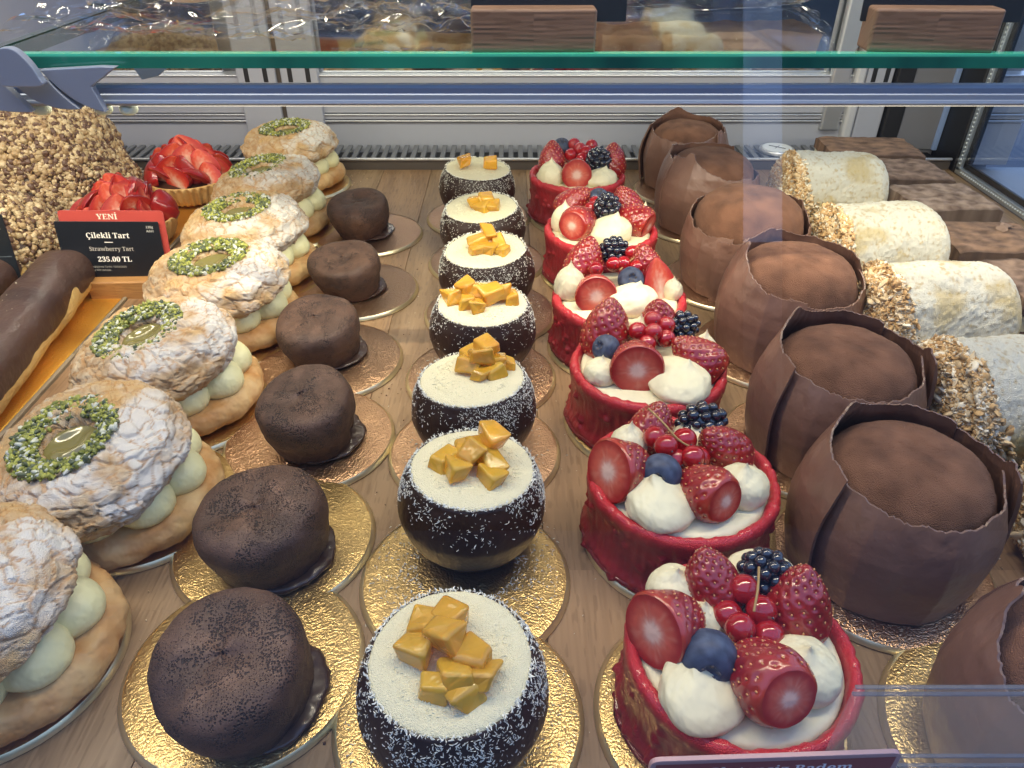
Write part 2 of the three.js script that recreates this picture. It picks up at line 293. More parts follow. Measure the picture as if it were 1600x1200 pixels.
{ // roof with its light strip
  const rf = struct('roof'); part('panel', box(1.5, 0.03, 0.62, 0.003, -0.15, 0.735, -0.58), M.aluMatt, rf);
  const led = thing('led_strip', 'long light strip under the roof of the case', 'light');
  part('housing', box(1.2, 0.012, 0.03, 0.002, -0.15, 0.712, -0.34), M.alu, led);
  part('lamp', box(1.18, 0.003, 0.016, 0.001, -0.15, 0.7045, -0.34), std({ color: RGB(0.9, 0.9, 0.85), emissive: LED.color, emissiveIntensity: 3 }), led);
  const L = new THREE.RectAreaLight(LED.color, LED.roof, 1.18, 0.016); L.position.set(-0.15, 0.702, -0.34); L.lookAt(-0.15, 0, -0.7); scene.add(L);
}
{ // slanted front pane, with the price rail along its foot
  const t = thing('front_glass', 'clear slanted front pane of the display case', 'glass pane', [0, -0.01, -0.07]);
  const g = part('glass', new THREE.PlaneGeometry(1.7, 0.8).translate(0, 0.4, 0), M.pane, t); g.rotation.x = -THREE.MathUtils.degToRad(17.5);
}
{ // acrylic price card strip inside the front pane, frosted to add a bluish reflected haze
  const t = thing('acrylic_strip', 'clear acrylic card strip with bright edges in the lower right corner', 'card rail', [0.0895, 0, -0.1125]), m = std({ color: RGB(0.85, 0.9, 1.0), roughness: 0.37, transmission: 1, thickness: 0, ior: 1.4 });
  t.scale.y = 0.945;
  part('panel', new THREE.PlaneGeometry(0.25, 0.113).translate(0.125, 0.0565, 0), m, t);
  const e = std({ color: RGB(0.6, 0.62, 0.7), roughness: 0.25, transmission: 0.9, thickness: 0 }); for (const y of [0.1105, 0.1138]) part('edge', box(0.25, 0.0007, 0.0012, 0.0003, 0.125, y, 0.0004), e, t); for (const y of [0.078, 0.0725]) part('edge', box(0.25, 0.0007, 0.0012, 0.0003, 0.125, y, 0.0004), e, t);
}
{ // glass shelf, its light rail and bracket
  const t = thing('glass_shelf', 'clear glass shelf with a bright green front edge above the pastries', 'shelf');
  part('pane', metres(new THREE.PlaneGeometry(0.9, 0.4).rotateX(-Math.PI / 2).translate(0.165, 0.2005, -0.632)), M.shelfPane, t);
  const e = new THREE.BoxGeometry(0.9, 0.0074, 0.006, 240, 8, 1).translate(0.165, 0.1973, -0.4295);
  tint(e, (x, y) => mixc(mixc([0.004, 0.07, 0.055], [0.02, 0.24, 0.155], clamp(0.45 + 1.5 * fbm(x * 16, 0.3, 3, 4))), [0.1, 0.75, 0.48], ss(0.199, 0.2005, y)));  // light guided through the glass painted in as a bright top band
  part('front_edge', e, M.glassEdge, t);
  const e2 = new THREE.BoxGeometry(0.006, 0.0088, 0.4).translate(-0.2885, 0.1966, -0.635); part('side_edge', tint(e2, () => [0.003, 0.055, 0.045]), M.glassEdge, t);

  const rl = thing('light_rail', 'blue grey aluminium light rail running under the front of the glass shelf', 'rail');
  const sh = new THREE.Shape(); [[0, 0], [0.004, 0], [0.005, 0.0015], [0.0045, 0.003], [0.0038, 0.0032], [0.0038, 0.0058], [0.003, 0.0064], [0.003, 0.0092], [0.0014, 0.0105], [-0.004, 0.0105], [-0.008, 0.006], [-0.006, 0.002]].forEach((p, i) => sh[i ? 'lineTo' : 'moveTo'](...p));
  part('profile', metres(new THREE.ExtrudeGeometry(sh, { depth: 1.25, bevelEnabled: false }).rotateY(0)), M.aluRail, rl, [0, 0.1735, -0.432]).rotation.y = 0;
  rl.children[0].rotation.set(0, Math.PI / 2, 0); rl.children[0].position.set(-0.68, 0.1735, -0.432); rl.children[0].scale.set(-1, 1, 1);
  part('lamp', box(1.16, 0.0016, 0.006, 0.0005, -0.1, 0.1722, -0.4385), std({ color: RGB(0.9, 0.9, 0.86), emissive: LED.color, emissiveIntensity: 4 }), rl);
  for (const x of [-0.268, -0.233, -0.2185]) part('lamp_clip', lathe([[0.003, 0], [0.0045, 0.001], [0.005, 0.003], [0.004, 0.0055], [0, 0.006]], 16, 10), std({ color: RGB(0.75, 0.85, 0.7), roughness: 0.35 }), rl, [x, 0.1675, -0.434]);
  const L = new THREE.RectAreaLight(LED.color, LED.rail, 1.16, 0.006); L.position.set(-0.1, 0.171, -0.4385); L.lookAt(-0.1, 0, -0.6); scene.add(L);

  const br = thing('shelf_bracket', 'curved grey metal bracket holding the left end of the glass shelf', 'bracket');
  const plate = (pts, depth) => { const s = new THREE.Shape(); s.moveTo(...pts[0]); s.splineThru(pts.slice(1).map((p) => new THREE.Vector2(...p))); return new THREE.ExtrudeGeometry(s, { depth, bevelEnabled: true, bevelSize: 0.0006, bevelThickness: 0.0006, bevelSegments: 2, curveSegments: 40 }); };
  const bm = std({ color: RGB(0.3, 0.34, 0.44), roughness: 0.42, metalness: 0.3 });
  part('clamp_tab', plate([[-0.271, 0.193], [-0.271, 0.2], [-0.266, 0.2055], [-0.258, 0.206], [-0.2525, 0.2], [-0.2495, 0.1925], [-0.25, 0.1885], [-0.269, 0.1885]], 0.004).translate(0, 0, -0.414), bm, br);
  const arm = new THREE.Shape(); arm.moveTo(-0.252, 0.194); arm.lineTo(-0.22, 0.1955); arm.lineTo(-0.2125, 0.1955); arm.lineTo(-0.2285, 0.186); arm.lineTo(-0.225, 0.173); arm.quadraticCurveTo(-0.24, 0.1755, -0.252, 0.194);
  part('arm', new THREE.ExtrudeGeometry(arm, { depth: 0.004, bevelEnabled: true, bevelSize: 0.0005, bevelThickness: 0.0005, bevelSegments: 2, curveSegments: 30 }).translate(0, 0, -0.4235), bm, br);
  const hook = new THREE.Shape(); hook.moveTo(-0.27, 0.1885); hook.lineTo(-0.25, 0.1885); hook.quadraticCurveTo(-0.246, 0.181, -0.2385, 0.1745); hook.quadraticCurveTo(-0.252, 0.1735, -0.262, 0.1805); hook.lineTo(-0.27, 0.1885);
  part('hook', new THREE.ExtrudeGeometry(hook, { depth: 0.006, bevelEnabled: true, bevelSize: 0.0005, bevelThickness: 0.0005, bevelSegments: 2, curveSegments: 24 }).translate(0, 0, -0.4245), std({ color: RGB(0.26, 0.29, 0.36), roughness: 0.4, metalness: 0.3 }), br);
  const fin = new THREE.Shape(); fin.moveTo(-0.214, 0.1955); fin.lineTo(-0.187, 0.1955); fin.lineTo(-0.2, 0.187); fin.lineTo(-0.209, 0.1852); fin.lineTo(-0.214, 0.1955);
  part('rear_fin', new THREE.ExtrudeGeometry(fin, { depth: 0.004, bevelEnabled: true, bevelSize: 0.0004, bevelThickness: 0.0004, bevelSegments: 2 }).translate(0, 0, -0.444), bm, br);
  const lb = new THREE.Shape(); lb.moveTo(-0.292, 0.193); lb.lineTo(-0.279, 0.191); lb.quadraticCurveTo(-0.273, 0.182, -0.2665, 0.1725); lb.quadraticCurveTo(-0.28, 0.172, -0.3, 0.176); lb.lineTo(-0.3, 0.19);
  part('side_plate', new THREE.ExtrudeGeometry(lb, { depth: 0.004, bevelEnabled: true, bevelSize: 0.0005, bevelThickness: 0.0005, bevelSegments: 2 }).translate(0, 0, -0.4245), bm, br);
}

// ---------------------------------------------------------------- round cake boards
const boardFoil = lathe([[0.0488, 0.0021], [0.0486, 0.0027], [0.04, 0.00275], [0.02, 0.00275], [0, 0.00275]], 72, 10);
const boardEdge = lathe([[0.0, 0], [0.048, 0], [0.0497, 0.0004], [0.05, 0.0012], [0.0496, 0.0021], [0.0486, 0.00245]], 72, 14);
function board(x, z, label, rose, s = 1) {
  const t = thing('cake_board', label, 'cake board', [x, 0.0005, z], (x * 37 + z * 91) % 6, 'round foil boards under the pastries');
  part('foil_face', boardFoil, rose ? M.foilRose : M.foilGold, t); part('cut_edge', boardEdge, M.cardEdge, t); t.scale.set(s, 1, s); return t;
}
const BT = 0.0033; // top of a board above the deck
const ORD = ['nearest', 'second', 'third', 'fourth', 'fifth', 'sixth', 'farthest'];

// ---------------------------------------------------------------- dark lava cakes
{
  const make = (seed) => {
    const ph = seed * 2.1;
    return lathe([[0, 0], [0.0235, 0], [0.0272, 0.003], [0.0292, 0.0115], [0.0312, 0.0215], [0.0315, 0.0295], [0.0301, 0.0355], [0.0268, 0.0393], [0.0205, 0.0412], [0.01, 0.0416], [0, 0.0416]], 170, 110, {
      disp: (x, y, z, th) => {
        const top = ss(0.034, 0.041, y), rr = Math.hypot(x, z), dent = seed === 2 ? 0.0042 : 0.0012;
        return 0.0026 * fbm(x * 30 + seed * 7, y * 34, z * 30, 3) + 0.0013 * Math.cos(2 * th + ph) * ss(0.01, 0.03, rr) + 0.0007 * Math.cos(3 * th + ph * 2) - top * dent * Math.exp(-((x - 0.006 * Math.sin(ph)) ** 2) / 0.00007 - (z + 0.004) ** 2 / 0.0003) + 0.0003 * fbm(x * 220, y * 220, z * 220 + seed, 2) - 0.0016 * ss(0.0, 0.5, fbm(x * 70 + seed * 4, y * 45, z * 70, 2)) * ss(0.03, 0.012, y);
      },
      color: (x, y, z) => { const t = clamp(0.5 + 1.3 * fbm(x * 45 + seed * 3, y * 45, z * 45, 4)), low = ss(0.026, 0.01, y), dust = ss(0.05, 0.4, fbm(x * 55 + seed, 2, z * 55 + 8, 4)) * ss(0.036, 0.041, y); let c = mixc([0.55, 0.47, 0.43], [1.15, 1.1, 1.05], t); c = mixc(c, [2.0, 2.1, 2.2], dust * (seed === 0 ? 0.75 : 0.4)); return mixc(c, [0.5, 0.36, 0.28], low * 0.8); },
    });
  };
  const foot = (seed) => lathe([[0, 0], [0.027, 0], [0.031, 0.0012], [0.0325, 0.0035], [0.031, 0.0062], [0.026, 0.0076], [0.02, 0.0082], [0, 0.0082]], 90, 30, {
    disp: (x, y, z, th) => 0.006 * fbm(Math.sin(th) * 1.3 + seed * 5, y * 50, Math.cos(th) * 1.3, 3) - 0.002 + 0.0012 * fbm(x * 200, y * 200, z * 200, 2),
  });
  const gs = [0, 1, 2].map(make), fs = [0, 1, 2].map(foot);
  const list = [[-0.106, -0.174, 0.3, 0.95, 'nearest dark chocolate lava cake, standing in shadow on a gold board'], [-0.1165, -0.2515, 2.0, 0.93, 'second dark chocolate lava cake from the front, grey cocoa bloom on top'], [-0.116, -0.342, 4.2, 0.89, 'third dark chocolate lava cake from the front, evenly pitted matt top'],
    [-0.1305, -0.437, 1.1, 0.91, 'fourth dark chocolate lava cake from the front, powder streak on its shiny top'], [-0.1305, -0.534, 3.3, 0.88, 'fifth dark chocolate lava cake from the front, two deep dents in its top'], [-0.139, -0.648, 5.1, 0.9, 'farthest dark chocolate lava cake at the back of its row']];
  const boards = [[-0.1145, -0.19, 0], [-0.121, -0.263, 0], [-0.1215, -0.345, 1], [-0.127, -0.431, 1], [-0.127, -0.535, 1], [-0.1345, -0.648, 1]];
  list.forEach(([x, z, turn, s, label], i) => {
    const t = thing('lava_cake', label, 'cake', [x, BT, z], turn, 'dark chocolate lava cakes'); t.scale.set(s, i > 2 ? s * 0.84 : s * 0.97, s);
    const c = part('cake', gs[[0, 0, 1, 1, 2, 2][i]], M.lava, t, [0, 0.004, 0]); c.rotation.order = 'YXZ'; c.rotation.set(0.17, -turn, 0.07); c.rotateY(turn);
    part('melted_foot', fs[i % 3], M.sauce, t, [0.004 * Math.cos(turn), 0, 0.004 * Math.sin(turn)]).scale.set(0.9, 0.85, 0.9);
    board(boards[i][0], boards[i][1], `foil board under the ${ORD[i === 5 ? 6 : i]} dark lava cake`, boards[i][2]);
  });
}

// ---------------------------------------------------------------- coconut domes with mango
const flakeShape = (() => { const g = new THREE.BoxGeometry(1, 0.28, 0.16, 2, 1, 1); warp(g, (v) => { const e = 1 - 0.6 * Math.abs(v.x * 2) ** 2; v.y = v.y * e + 0.14 * (1 - (v.x * 2) ** 2); v.z *= e; }); return clean(g); })();
{
  const prof = [[0, 0], [0.019, 0], [0.0255, 0.0035], [0.032, 0.0115], [0.0355, 0.0215], [0.0357, 0.027], [0.0338, 0.0365], [0.0308, 0.0432], [0.0298, 0.0448], [0.0286, 0.0446], [0.0278, 0.042]];
  const shell = lathe(prof, 120, 70, { disp: (x, y, z) => 0.00035 * fbm(x * 90, y * 60, z * 90, 3) });
  const cream = lathe([[0.029, 0.0405], [0.0293, 0.0437], [0.0283, 0.0455], [0.024, 0.0464], [0.014, 0.0468], [0.006, 0.0469], [0, 0.0469]], 120, 48, { disp: (x, y, z) => 0.0006 * fbm(x * 70, y * 70, z * 70, 3) + 0.00035 * fbm(x * 500, y * 500, z * 500, 2) });
  const pr = smooth(prof, 200);
  const flakes = (seed, k) => { // thick round the rim, thinning out down the side; one side more than the other
    const r = rng(seed), list = [], side = r() * 6.28; let guard = 0;
    while (list.length < k && guard++ < k * 40) {
      const th = r() * 6.283, p = pr[Math.floor(60 + r() * 128)], dense = Math.pow(ss(0.016, 0.0435, p.y), 2.6) * 1.3 * (0.6 + 0.4 * Math.cos(th - side)) * 1.25 * (0.25 + 1.9 * ss(0.3, 0.8, 0.5 + fbm(Math.sin(th) * 2.4 + seed, p.y * 60, Math.cos(th) * 2.4, 3)));
      if (r() > dense) continue;
      const l = 0.0007 + 0.0013 * r() * r(), R = p.x + 0.0002, q = new THREE.Quaternion().setFromUnitVectors(V(0, 1, 0), V(Math.sin(th), clamp((p.y - 0.024) / 0.026, -0.8, 0.9), Math.cos(th)).normalize());
      q.multiply(new THREE.Quaternion().setFromEuler(new THREE.Euler((r() - 0.5) * 0.5, r() * 6.28, (r() - 0.5) * 0.7)));
      const b = 0.8 + 0.25 * r(); list.push([new THREE.Matrix4().compose(V(R * Math.sin(th), p.y, R * Math.cos(th)), q, V(l, l * 0.9, l)), RGB(b, b, b * 0.98)]);
    }
    for (let i = 0; i < k * 0.75; i++) { const a = r() * 6.283, R = 0.0295 * Math.sqrt(r()), l = 0.0007 + 0.001 * r(); list.push([place(R * Math.sin(a), 0.0468 - 0.002 * ss(0.02, 0.03, R), R * Math.cos(a), (r() - 0.5) * 0.5, r() * 6.28, (r() - 0.5) * 0.6, l), RGB(0.97, 0.93, 0.76)]); }
    for (let i = 0; i < k * 0.25; i++) { const a = r() * 6.283, l = 0.0009 + 0.0013 * r(); list.push([place(0.0295 * Math.sin(a) + (r() - 0.5) * 0.0016, 0.0452 + 0.0007 * r(), 0.0295 * Math.cos(a) + (r() - 0.5) * 0.0016, r() * 3, r() * 6.28, r() * 3, l), RGB(1, 1, 0.98)]); }
    return list;
  };
  const cube = [0, 1, 2, 3, 4, 5].map((s) => { // irregular hand-cut pieces: a rounded block with its eight corners pulled about
    const g = new RoundedBoxGeometry(0.0105, 0.0088, 0.01, 4, 0.0016), q = rng(50 + s), off = [0, 1, 2, 3, 4, 5, 6, 7].map(() => [(q() - 0.5) * 0.004, (q() - 0.5) * 0.004, (q() - 0.5) * 0.004]);
    warp(g, (v) => { const a = v.x / 0.0105 + 0.5, b = v.y / 0.0088 + 0.5, c = v.z / 0.01 + 0.5, d = [0, 0, 0]; off.forEach((o, k) => { const w = (k & 1 ? a : 1 - a) * (k & 2 ? b : 1 - b) * (k & 4 ? c : 1 - c); for (let m = 0; m < 3; m++) d[m] += w * o[m]; }); v.x += d[0] + 0.0006 * N(v.y * 240, v.z * 240, s); v.y += d[1] + 0.0006 * N(v.x * 240, v.z * 240, s + 4); v.z += d[2]; });
    return tint(metres(g), (x, y, z) => mixc([0.8, 0.7, 0.6], [1.05, 1.12, 1.3], clamp(0.5 + fbm(x * 160 + s, y * 160, z * 160, 2) + 0.06 * (s - 2))));
  });
  // position and turn, then where the fruit lies: [x, z, height above the cream, size]
  const list = [
    [-0.022, -0.162, 0.3, [[-0.010, -0.010, 0, 1.15], [0.000, -0.013, 1, 1.1], [-0.001, -0.002, 3, 1.25], [-0.012, 0.000, 1, 1], [0.008, 0.004, 1, 1.1], [0.003, 0.010, 1, 1.1], [0.012, 0.010, 0, 1.05], [-0.004, 0.014, 0, 0.9], [0.006, 0.016, 0, 0.9]], 'nearest chocolate and coconut dome, large mango pieces on white cream'],
    [-0.021, -0.262, 1.9, [[-0.012, 0.001, 0, 1.1], [-0.007, 0.008, 1, 1.0], [0.000, 0.001, 3, 1.1], [0.009, -0.008, 5, 1.1], [0.003, -0.007, 1, 1], [0.009, 0.003, 1, 1.1], [0.009, 0.010, 0, 1], [-0.003, -0.004, 1, 0.9]], 'second coconut dome from the front, one mango cube upright at the back'],
    [-0.021, -0.338, 3.6, [[0.000, -0.012, 1, 1.1], [0.008, -0.013, 4, 1.05], [0.006, -0.003, 4, 1.15], [0.015, -0.006, 1, 1.0], [-0.001, -0.004, 1, 1], [0.013, 0.001, 0, 1], [0.019, -0.009, 0, 0.9], [0.006, 0.003, 0, 0.9]], 'third coconut dome from the front, mango heap at the back right of its cream'],
    [-0.02, -0.428, 0.9, [[-0.02, -0.002, 0, 1.1], [-0.011, -0.004, 3, 1.1], [-0.010, 0.005, 0, 1.1], [-0.002, -0.002, 2, 1.1], [0.006, 0.001, 2, 1.05], [0.014, -0.004, 1, 1.1], [0.019, -0.001, 0, 0.95], [-0.003, 0.011, 0, 1]], 'fourth coconut dome from the front, bright mango strip right across it'],
    [-0.018, -0.512, 5.0, [[-0.004, 0.000, 1, 1.1], [0.004, -0.002, 4, 1.15], [0.011, 0.003, 1, 1.1], [0.003, 0.008, 0, 1.1], [-0.005, 0.009, 0, 0.9], [0.013, 0.010, 0, 0.9]], 'fifth coconut dome from the front, small mango mound'],
    [-0.024, -0.598, 2.6, [[-0.004, 0.002, 1, 1.05], [0.005, 0.001, 2, 1.1], [0.001, 0.009, 0, 1], [0.010, 0.008, 0, 0.85]], 'sixth coconut dome from the front, flat mango pieces half in cream'],
    [-0.035, -0.695, 4.4, [[-0.012, 0.004, 2, 1.15], [0.012, 0.005, 2, 1.1]], 'farthest coconut dome, two separate mango cubes on its top'],
  ];
  const boards = [[-0.0215, -0.168, 0], [-0.0225, -0.238, 0], [-0.022, -0.333, 1], [-0.021, -0.4105, 1], [-0.017, -0.498, 1], [-0.022, -0.588, 1], [-0.033, -0.688, 1]];
  const r = rng(77);
  list.forEach(([x, z, turn, fruit, label], i) => {
    const t = thing('coconut_dome', label, 'cake', [x, BT, z], 0, 'chocolate domes with coconut cream and mango'), s = i > 3 ? 1.03 : 1; t.scale.set(s, s, s);
    t.rotation.set(0.05 * Math.sin(turn * 3), 0, 0.05 * Math.cos(turn * 5)); t.scale.y = s * (1 + 0.05 * Math.sin(turn * 7)); const sh = part('chocolate_shell', shell, M.shell, t); sh.rotation.y = turn; part('cream', cream, M.cream, t).rotation.y = turn;
    scatter('coconut_flakes', flakeShape, M.flake, sh, flakes(100 + i, i < 3 ? 1700 : 1100));
    for (const [mx, mz, up, ms] of fruit) { const m = part('mango_cube', cube[Math.floor(r() * 6)], M.mango, t, [mx, 0.0495 + up * 0.0019, mz]); m.scale.set(ms * 1.05, ms * 0.92, ms * 1.02); m.rotation.set((r() - 0.5) * 0.8, r() * 6.28, (r() - 0.5) * 0.8); }
    board(boards[i][0], boards[i][1], `foil board under the ${ORD[i]} coconut dome`, boards[i][2]);
  });
  // loose coconut on the boards and the deck
  const loose = [], rr = rng(9);
  for (const [bx, bz, k, spread] of [[-0.0225, -0.245, 900, 1], [-0.0215, -0.168, 700, 1], [-0.022, -0.333, 380, 0.9], [-0.021, -0.41, 420, 0.9], [-0.017, -0.498, 200, 0.9], [-0.022, -0.588, 120, 0.9]]) for (let i = 0; i < k; i++) { const a = rr() * 6.283, R = (0.024 + 0.024 * Math.pow(rr(), 1.6)) * spread, l = 0.0007 + 0.0012 * rr(), b = 0.7 + 0.3 * rr(); loose.push([place(bx + R * Math.sin(a), 0.0036, bz + R * Math.cos(a), (rr() - 0.5) * 0.5, rr() * 6.28, (rr() - 0.5) * 0.5, l), RGB(b, b, b * 0.95)]); }
  for (let i = 0; i < 420; i++) { const l = 0.0006 + 0.0012 * rr() * rr(); loose.push([place(-0.022 + (rr() + rr() - 1) * 0.13, 0.0004, -0.12 - rr() * 0.5, 0, rr() * 6.28, 0, l), RGB(0.8, 0.78, 0.7)]); }
  const o = scatter('coconut_crumbs', flakeShape, M.flake, scene, loose); o.userData = { kind: 'stuff', label: 'white coconut flakes scattered over the boards and wood', category: 'crumbs' };
}

// ---------------------------------------------------------------- fruit for the tarts (unit sizes, tip of a strawberry at +y)
const FR = {};
{
  const strawberry = (prof, seed, n) => {
    const seeds = [], L = prof[prof.length - 1][1], at = (y) => { for (let i = 1; i < prof.length; i++) if (y <= prof[i][1]) return mix(prof[i - 1][0], prof[i][0], (y - prof[i - 1][1]) / (prof[i][1] - prof[i - 1][1] || 1)); return 0; };
    for (let i = 0; i < n; i++) { const y = L * (0.05 + 0.92 * Math.pow((i + 0.5) / n, 1.05)), a = i * 2.39996 + seed; seeds.push([Math.sin(a) * at(y), y, Math.cos(a) * at(y), a]); }
    const body = lathe(prof, 72, 56, {
      disp: (x, y, z) => { let d = 9; for (const s of seeds) d = Math.min(d, (s[0] - x) ** 2 + (s[1] - y) ** 2 + (s[2] - z) ** 2); d = Math.sqrt(d); return -0.022 * ss(0.05, 0.01, d) + 0.03 * fbm(x * 3 + seed, y * 3, z * 3, 2); },
      color: (x, y, z) => mixc(mixc([0.33, 0.014, 0.012], [0.2, 0.006, 0.009], clamp(0.5 + fbm(x * 4 + seed, y * 4, z * 4, 2))), [0.45, 0.05, 0.022], ss(0.22, 0.0, y) * 0.55),
    });
    const sg = new THREE.SphereGeometry(1, 6, 4), list = seeds.map(([x, y, z, a]) => { const g = sg.clone(), h = at(y + 0.03) - at(y - 0.03), m = new THREE.Matrix4().compose(V(x * 0.985, y, z * 0.985), new THREE.Quaternion().setFromEuler(new THREE.Euler(-Math.atan2(h, 0.06) * 0, a, 0, 'YXZ')), V(0.013, 0.021, 0.012)); return g.applyMatrix4(m); });
    return [body, merge(list)];
  };
  const slender = [[0.31, 0], [0.355, 0.035], [0.42, 0.2], [0.4, 0.42], [0.31, 0.68], [0.17, 0.88], [0.06, 0.985], [0, 1]];
  const fat = [[0.42, 0], [0.445, 0.04], [0.43, 0.2], [0.36, 0.45], [0.22, 0.68], [0.08, 0.8], [0, 0.82]];
  FR.slender = strawberry(slender, 1, 130); FR.fat = strawberry(fat, 2.4, 120);
  const face = (R, seed) => grid(48, 18, (u, v) => { const a = u * 6.2832, r = R * (1 - v); return [r * Math.sin(a), -0.012 * (1 - (r / R) ** 2) - 0.003, r * Math.cos(a)]; }, { wrap: true, flip: true, color: (x, y, z) => {
    const r = Math.hypot(x, z) / R, a = Math.atan2(x, z), st = fbm(Math.sin(a) * 6 + seed, Math.cos(a) * 6, r * 1.2, 3);
    let c = mixc([0.76, 0.5, 0.4], [0.54, 0.09, 0.055], ss(0.16, 0.48, r + 0.12 * st)); c = mixc(c, [0.6, 0.2, 0.14], 0.45 * Math.exp(-(((r - 0.42 - 0.08 * st) / 0.1) ** 2))); c = mixc(c, [0.34, 0.016, 0.014], ss(0.55, 0.95, r + 0.2 * st)); return mixc(c, [0.66, 0.24, 0.16], clamp(st * 2.2) * ss(0.2, 0.5, r) * ss(0.95, 0.7, r) * 0.75);
  } });
  FR.faceS = face(0.315, 1); FR.faceF = face(0.425, 5);
  // lengthwise half: rounded back towards +z, flat pale-hearted face towards -z
  const hp = smooth([[0.001, 0], [0.3, 0.01], [0.42, 0.2], [0.4, 0.42], [0.31, 0.68], [0.17, 0.88], [0.06, 0.985], [0, 1]], 40);
  FR.halfBack = grid(28, 40, (u, v) => { const p = hp[Math.round(v * 40)], a = (u - 0.5) * Math.PI; return [p.x * Math.sin(a), p.y, p.x * Math.cos(a) * 0.9]; }, { color: (x, y, z) => mixc([0.36, 0.015, 0.012], [0.26, 0.008, 0.01], clamp(0.5 + fbm(x * 4, y * 4, z * 4, 2))) });
  FR.halfFace = grid(36, 48, (u, v) => { const p = hp[Math.round(v * 40)]; return [p.x * (u * 2 - 1), p.y, -0.006 - 0.02 * (1 - (u * 2 - 1) ** 2)]; }, { flip: true, color: (x, y, z, u, v) => {
    const r = Math.abs(u * 2 - 1), st = fbm(x * 14, y * 10, 3, 3), heart = Math.exp(-((r / 0.3) ** 2)) * ss(0.85, 0.4, v) * ss(-0.1, 0.1, v);
    const c = mixc([0.66, 0.085, 0.035], [0.46, 0.018, 0.013], ss(0.35, 0.9, r)); return mixc(c, [0.82, 0.58, 0.42], clamp(heart * 0.9 + st * 0.5 * ss(0.85, 0.3, r)));
  } });
  FR.blue = lathe([[0, 0.02], [0.25, 0.05], [0.44, 0.24], [0.5, 0.46], [0.46, 0.68], [0.34, 0.83], [0.22, 0.885], [0.17, 0.9], [0.13, 0.875], [0.1, 0.83], [0, 0.82]], 48, 40, { disp: (x, y, z) => 0.012 * fbm(x * 4, y * 4, z * 4, 2), color: (x, y, z) => mixc([0.02, 0.028, 0.06], [0.075, 0.1, 0.17], clamp(0.45 + 1.3 * fbm(x * 5, y * 5, z * 5, 4)) * ss(1.0, 0.75, y * 0.6 + 0.3)) });
  FR.calyx = merge([0, 1, 2, 3, 4].map((i) => new THREE.ConeGeometry(0.05, 0.12, 5).rotateZ(-0.5).translate(0.15, 0.9, 0).rotateY(i * 1.2566)));
  FR.drupe = new THREE.SphereGeometry(0.125, 14, 10); FR.cur = new THREE.SphereGeometry(0.5, 32, 22); FR.curEye = new THREE.ConeGeometry(0.07, 0.12, 6).translate(0, 0.52, 0);
  FR.dollop = [0, 1].map((s) => lathe([[0, 0], [0.8, 0], [0.98, 0.18], [1, 0.42], [0.86, 0.7], [0.56, 0.9], [0.27, 1.06], [0.1, 1.22], [0.03, 1.32], [0, 1.34]], 64, 48, { disp: (x, y, z) => 0.09 * fbm(x * 1.3 + s * 4, y * 1.3, z * 1.3, 2) + 0.025 * fbm(x * 5, y * 5 + s, z * 5, 2) }));
  FR.dollop.forEach((g) => uvScale(g, 0.014)); [FR.faceS, FR.faceF, FR.halfFace].forEach((g) => uvScale(g, 0.03));
  warp(FR.dollop[1], (v) => { v.x += 0.35 * Math.max(0, v.y - 0.4); v.z *= 1.25; });
  const q = new THREE.Quaternion();
  FR.aim = (o, d) => o.quaternion.copy(q.setFromUnitVectors(V(0, 1, 0), V(...d).normalize()));
  FR.strawberry = (parent, kind, [x, y, z], size, dir, roll = 0) => {
    const d = V(...dir).normalize(), s = kind === 'half' ? size : size, off = kind === 'fat' ? 0.4 : 0.5;
    const b = part('strawberry', kind === 'half' ? FR.halfBack : FR[kind][0], M.berry, parent, [x - d.x * s * off, y - d.y * s * off, z - d.z * s * off]); b.scale.setScalar(s); FR.aim(b, dir); if (roll) b.rotateY(roll);
    if (kind === 'half') part('cut_face', FR.halfFace, M.berryCut, b);
    else { const sd = part('seeds', FR[kind][1], M.seed, b); sd.userData.kind = 'stuff'; part('cut_face', kind === 'fat' ? FR.faceF : FR.faceS, M.berryCut, b); }
    return b;
  };
  FR.blueberry = (parent, [x, y, z], size, dir = [0.1, 1, 0.5]) => { const d = V(...dir).normalize(), b = part('blueberry', FR.blue, M.blueberry, parent, [x - d.x * size / 2, y - d.y * size / 2, z - d.z * size / 2]); b.scale.setScalar(size); FR.aim(b, dir); part('calyx', FR.calyx, M.calyx, b); };
  FR.blackberry = (parent, [x, y, z], size, dir, long = 1.2) => {
    const b = part('blackberry', new THREE.SphereGeometry(0.36, 20, 14).scale(1, long, 1), M.blackberry, parent, [x, y, z]); b.scale.setScalar(size); FR.aim(b, dir);
    const rows = 6; for (let j = 0; j < rows; j++) { const e = -1.25 + (2.5 * j) / (rows - 1), k = Math.max(3, Math.round(10 * Math.cos(e))); for (let i = 0; i < k; i++) { const a = ((i + (j % 2) / 2) / k) * 6.283; const m = part('drupelet', FR.drupe, M.blackberry, b, [0.38 * Math.cos(e) * Math.sin(a), 0.41 * long * Math.sin(e), 0.38 * Math.cos(e) * Math.cos(a)]); m.scale.set(1, 0.92 + 0.2 * hash3(i, j, 3), 1).multiplyScalar(0.92 + 0.18 * hash3(i, j, 7)); } }
  };
  FR.currant = (parent, [x, y, z], size, dir) => { const b = part('redcurrant', FR.cur, M.currant, parent, [x, y, z]); b.scale.setScalar(size); FR.aim(b, dir); part('dried_tip', FR.curEye, M.calyx, b); };
  FR.stalk = (parent, pts) => part('currant_stalk', new THREE.TubeGeometry(new THREE.CatmullRomCurve3(pts.map((p) => V(...p))), 24, 0.00055, 6), M.stem, parent);
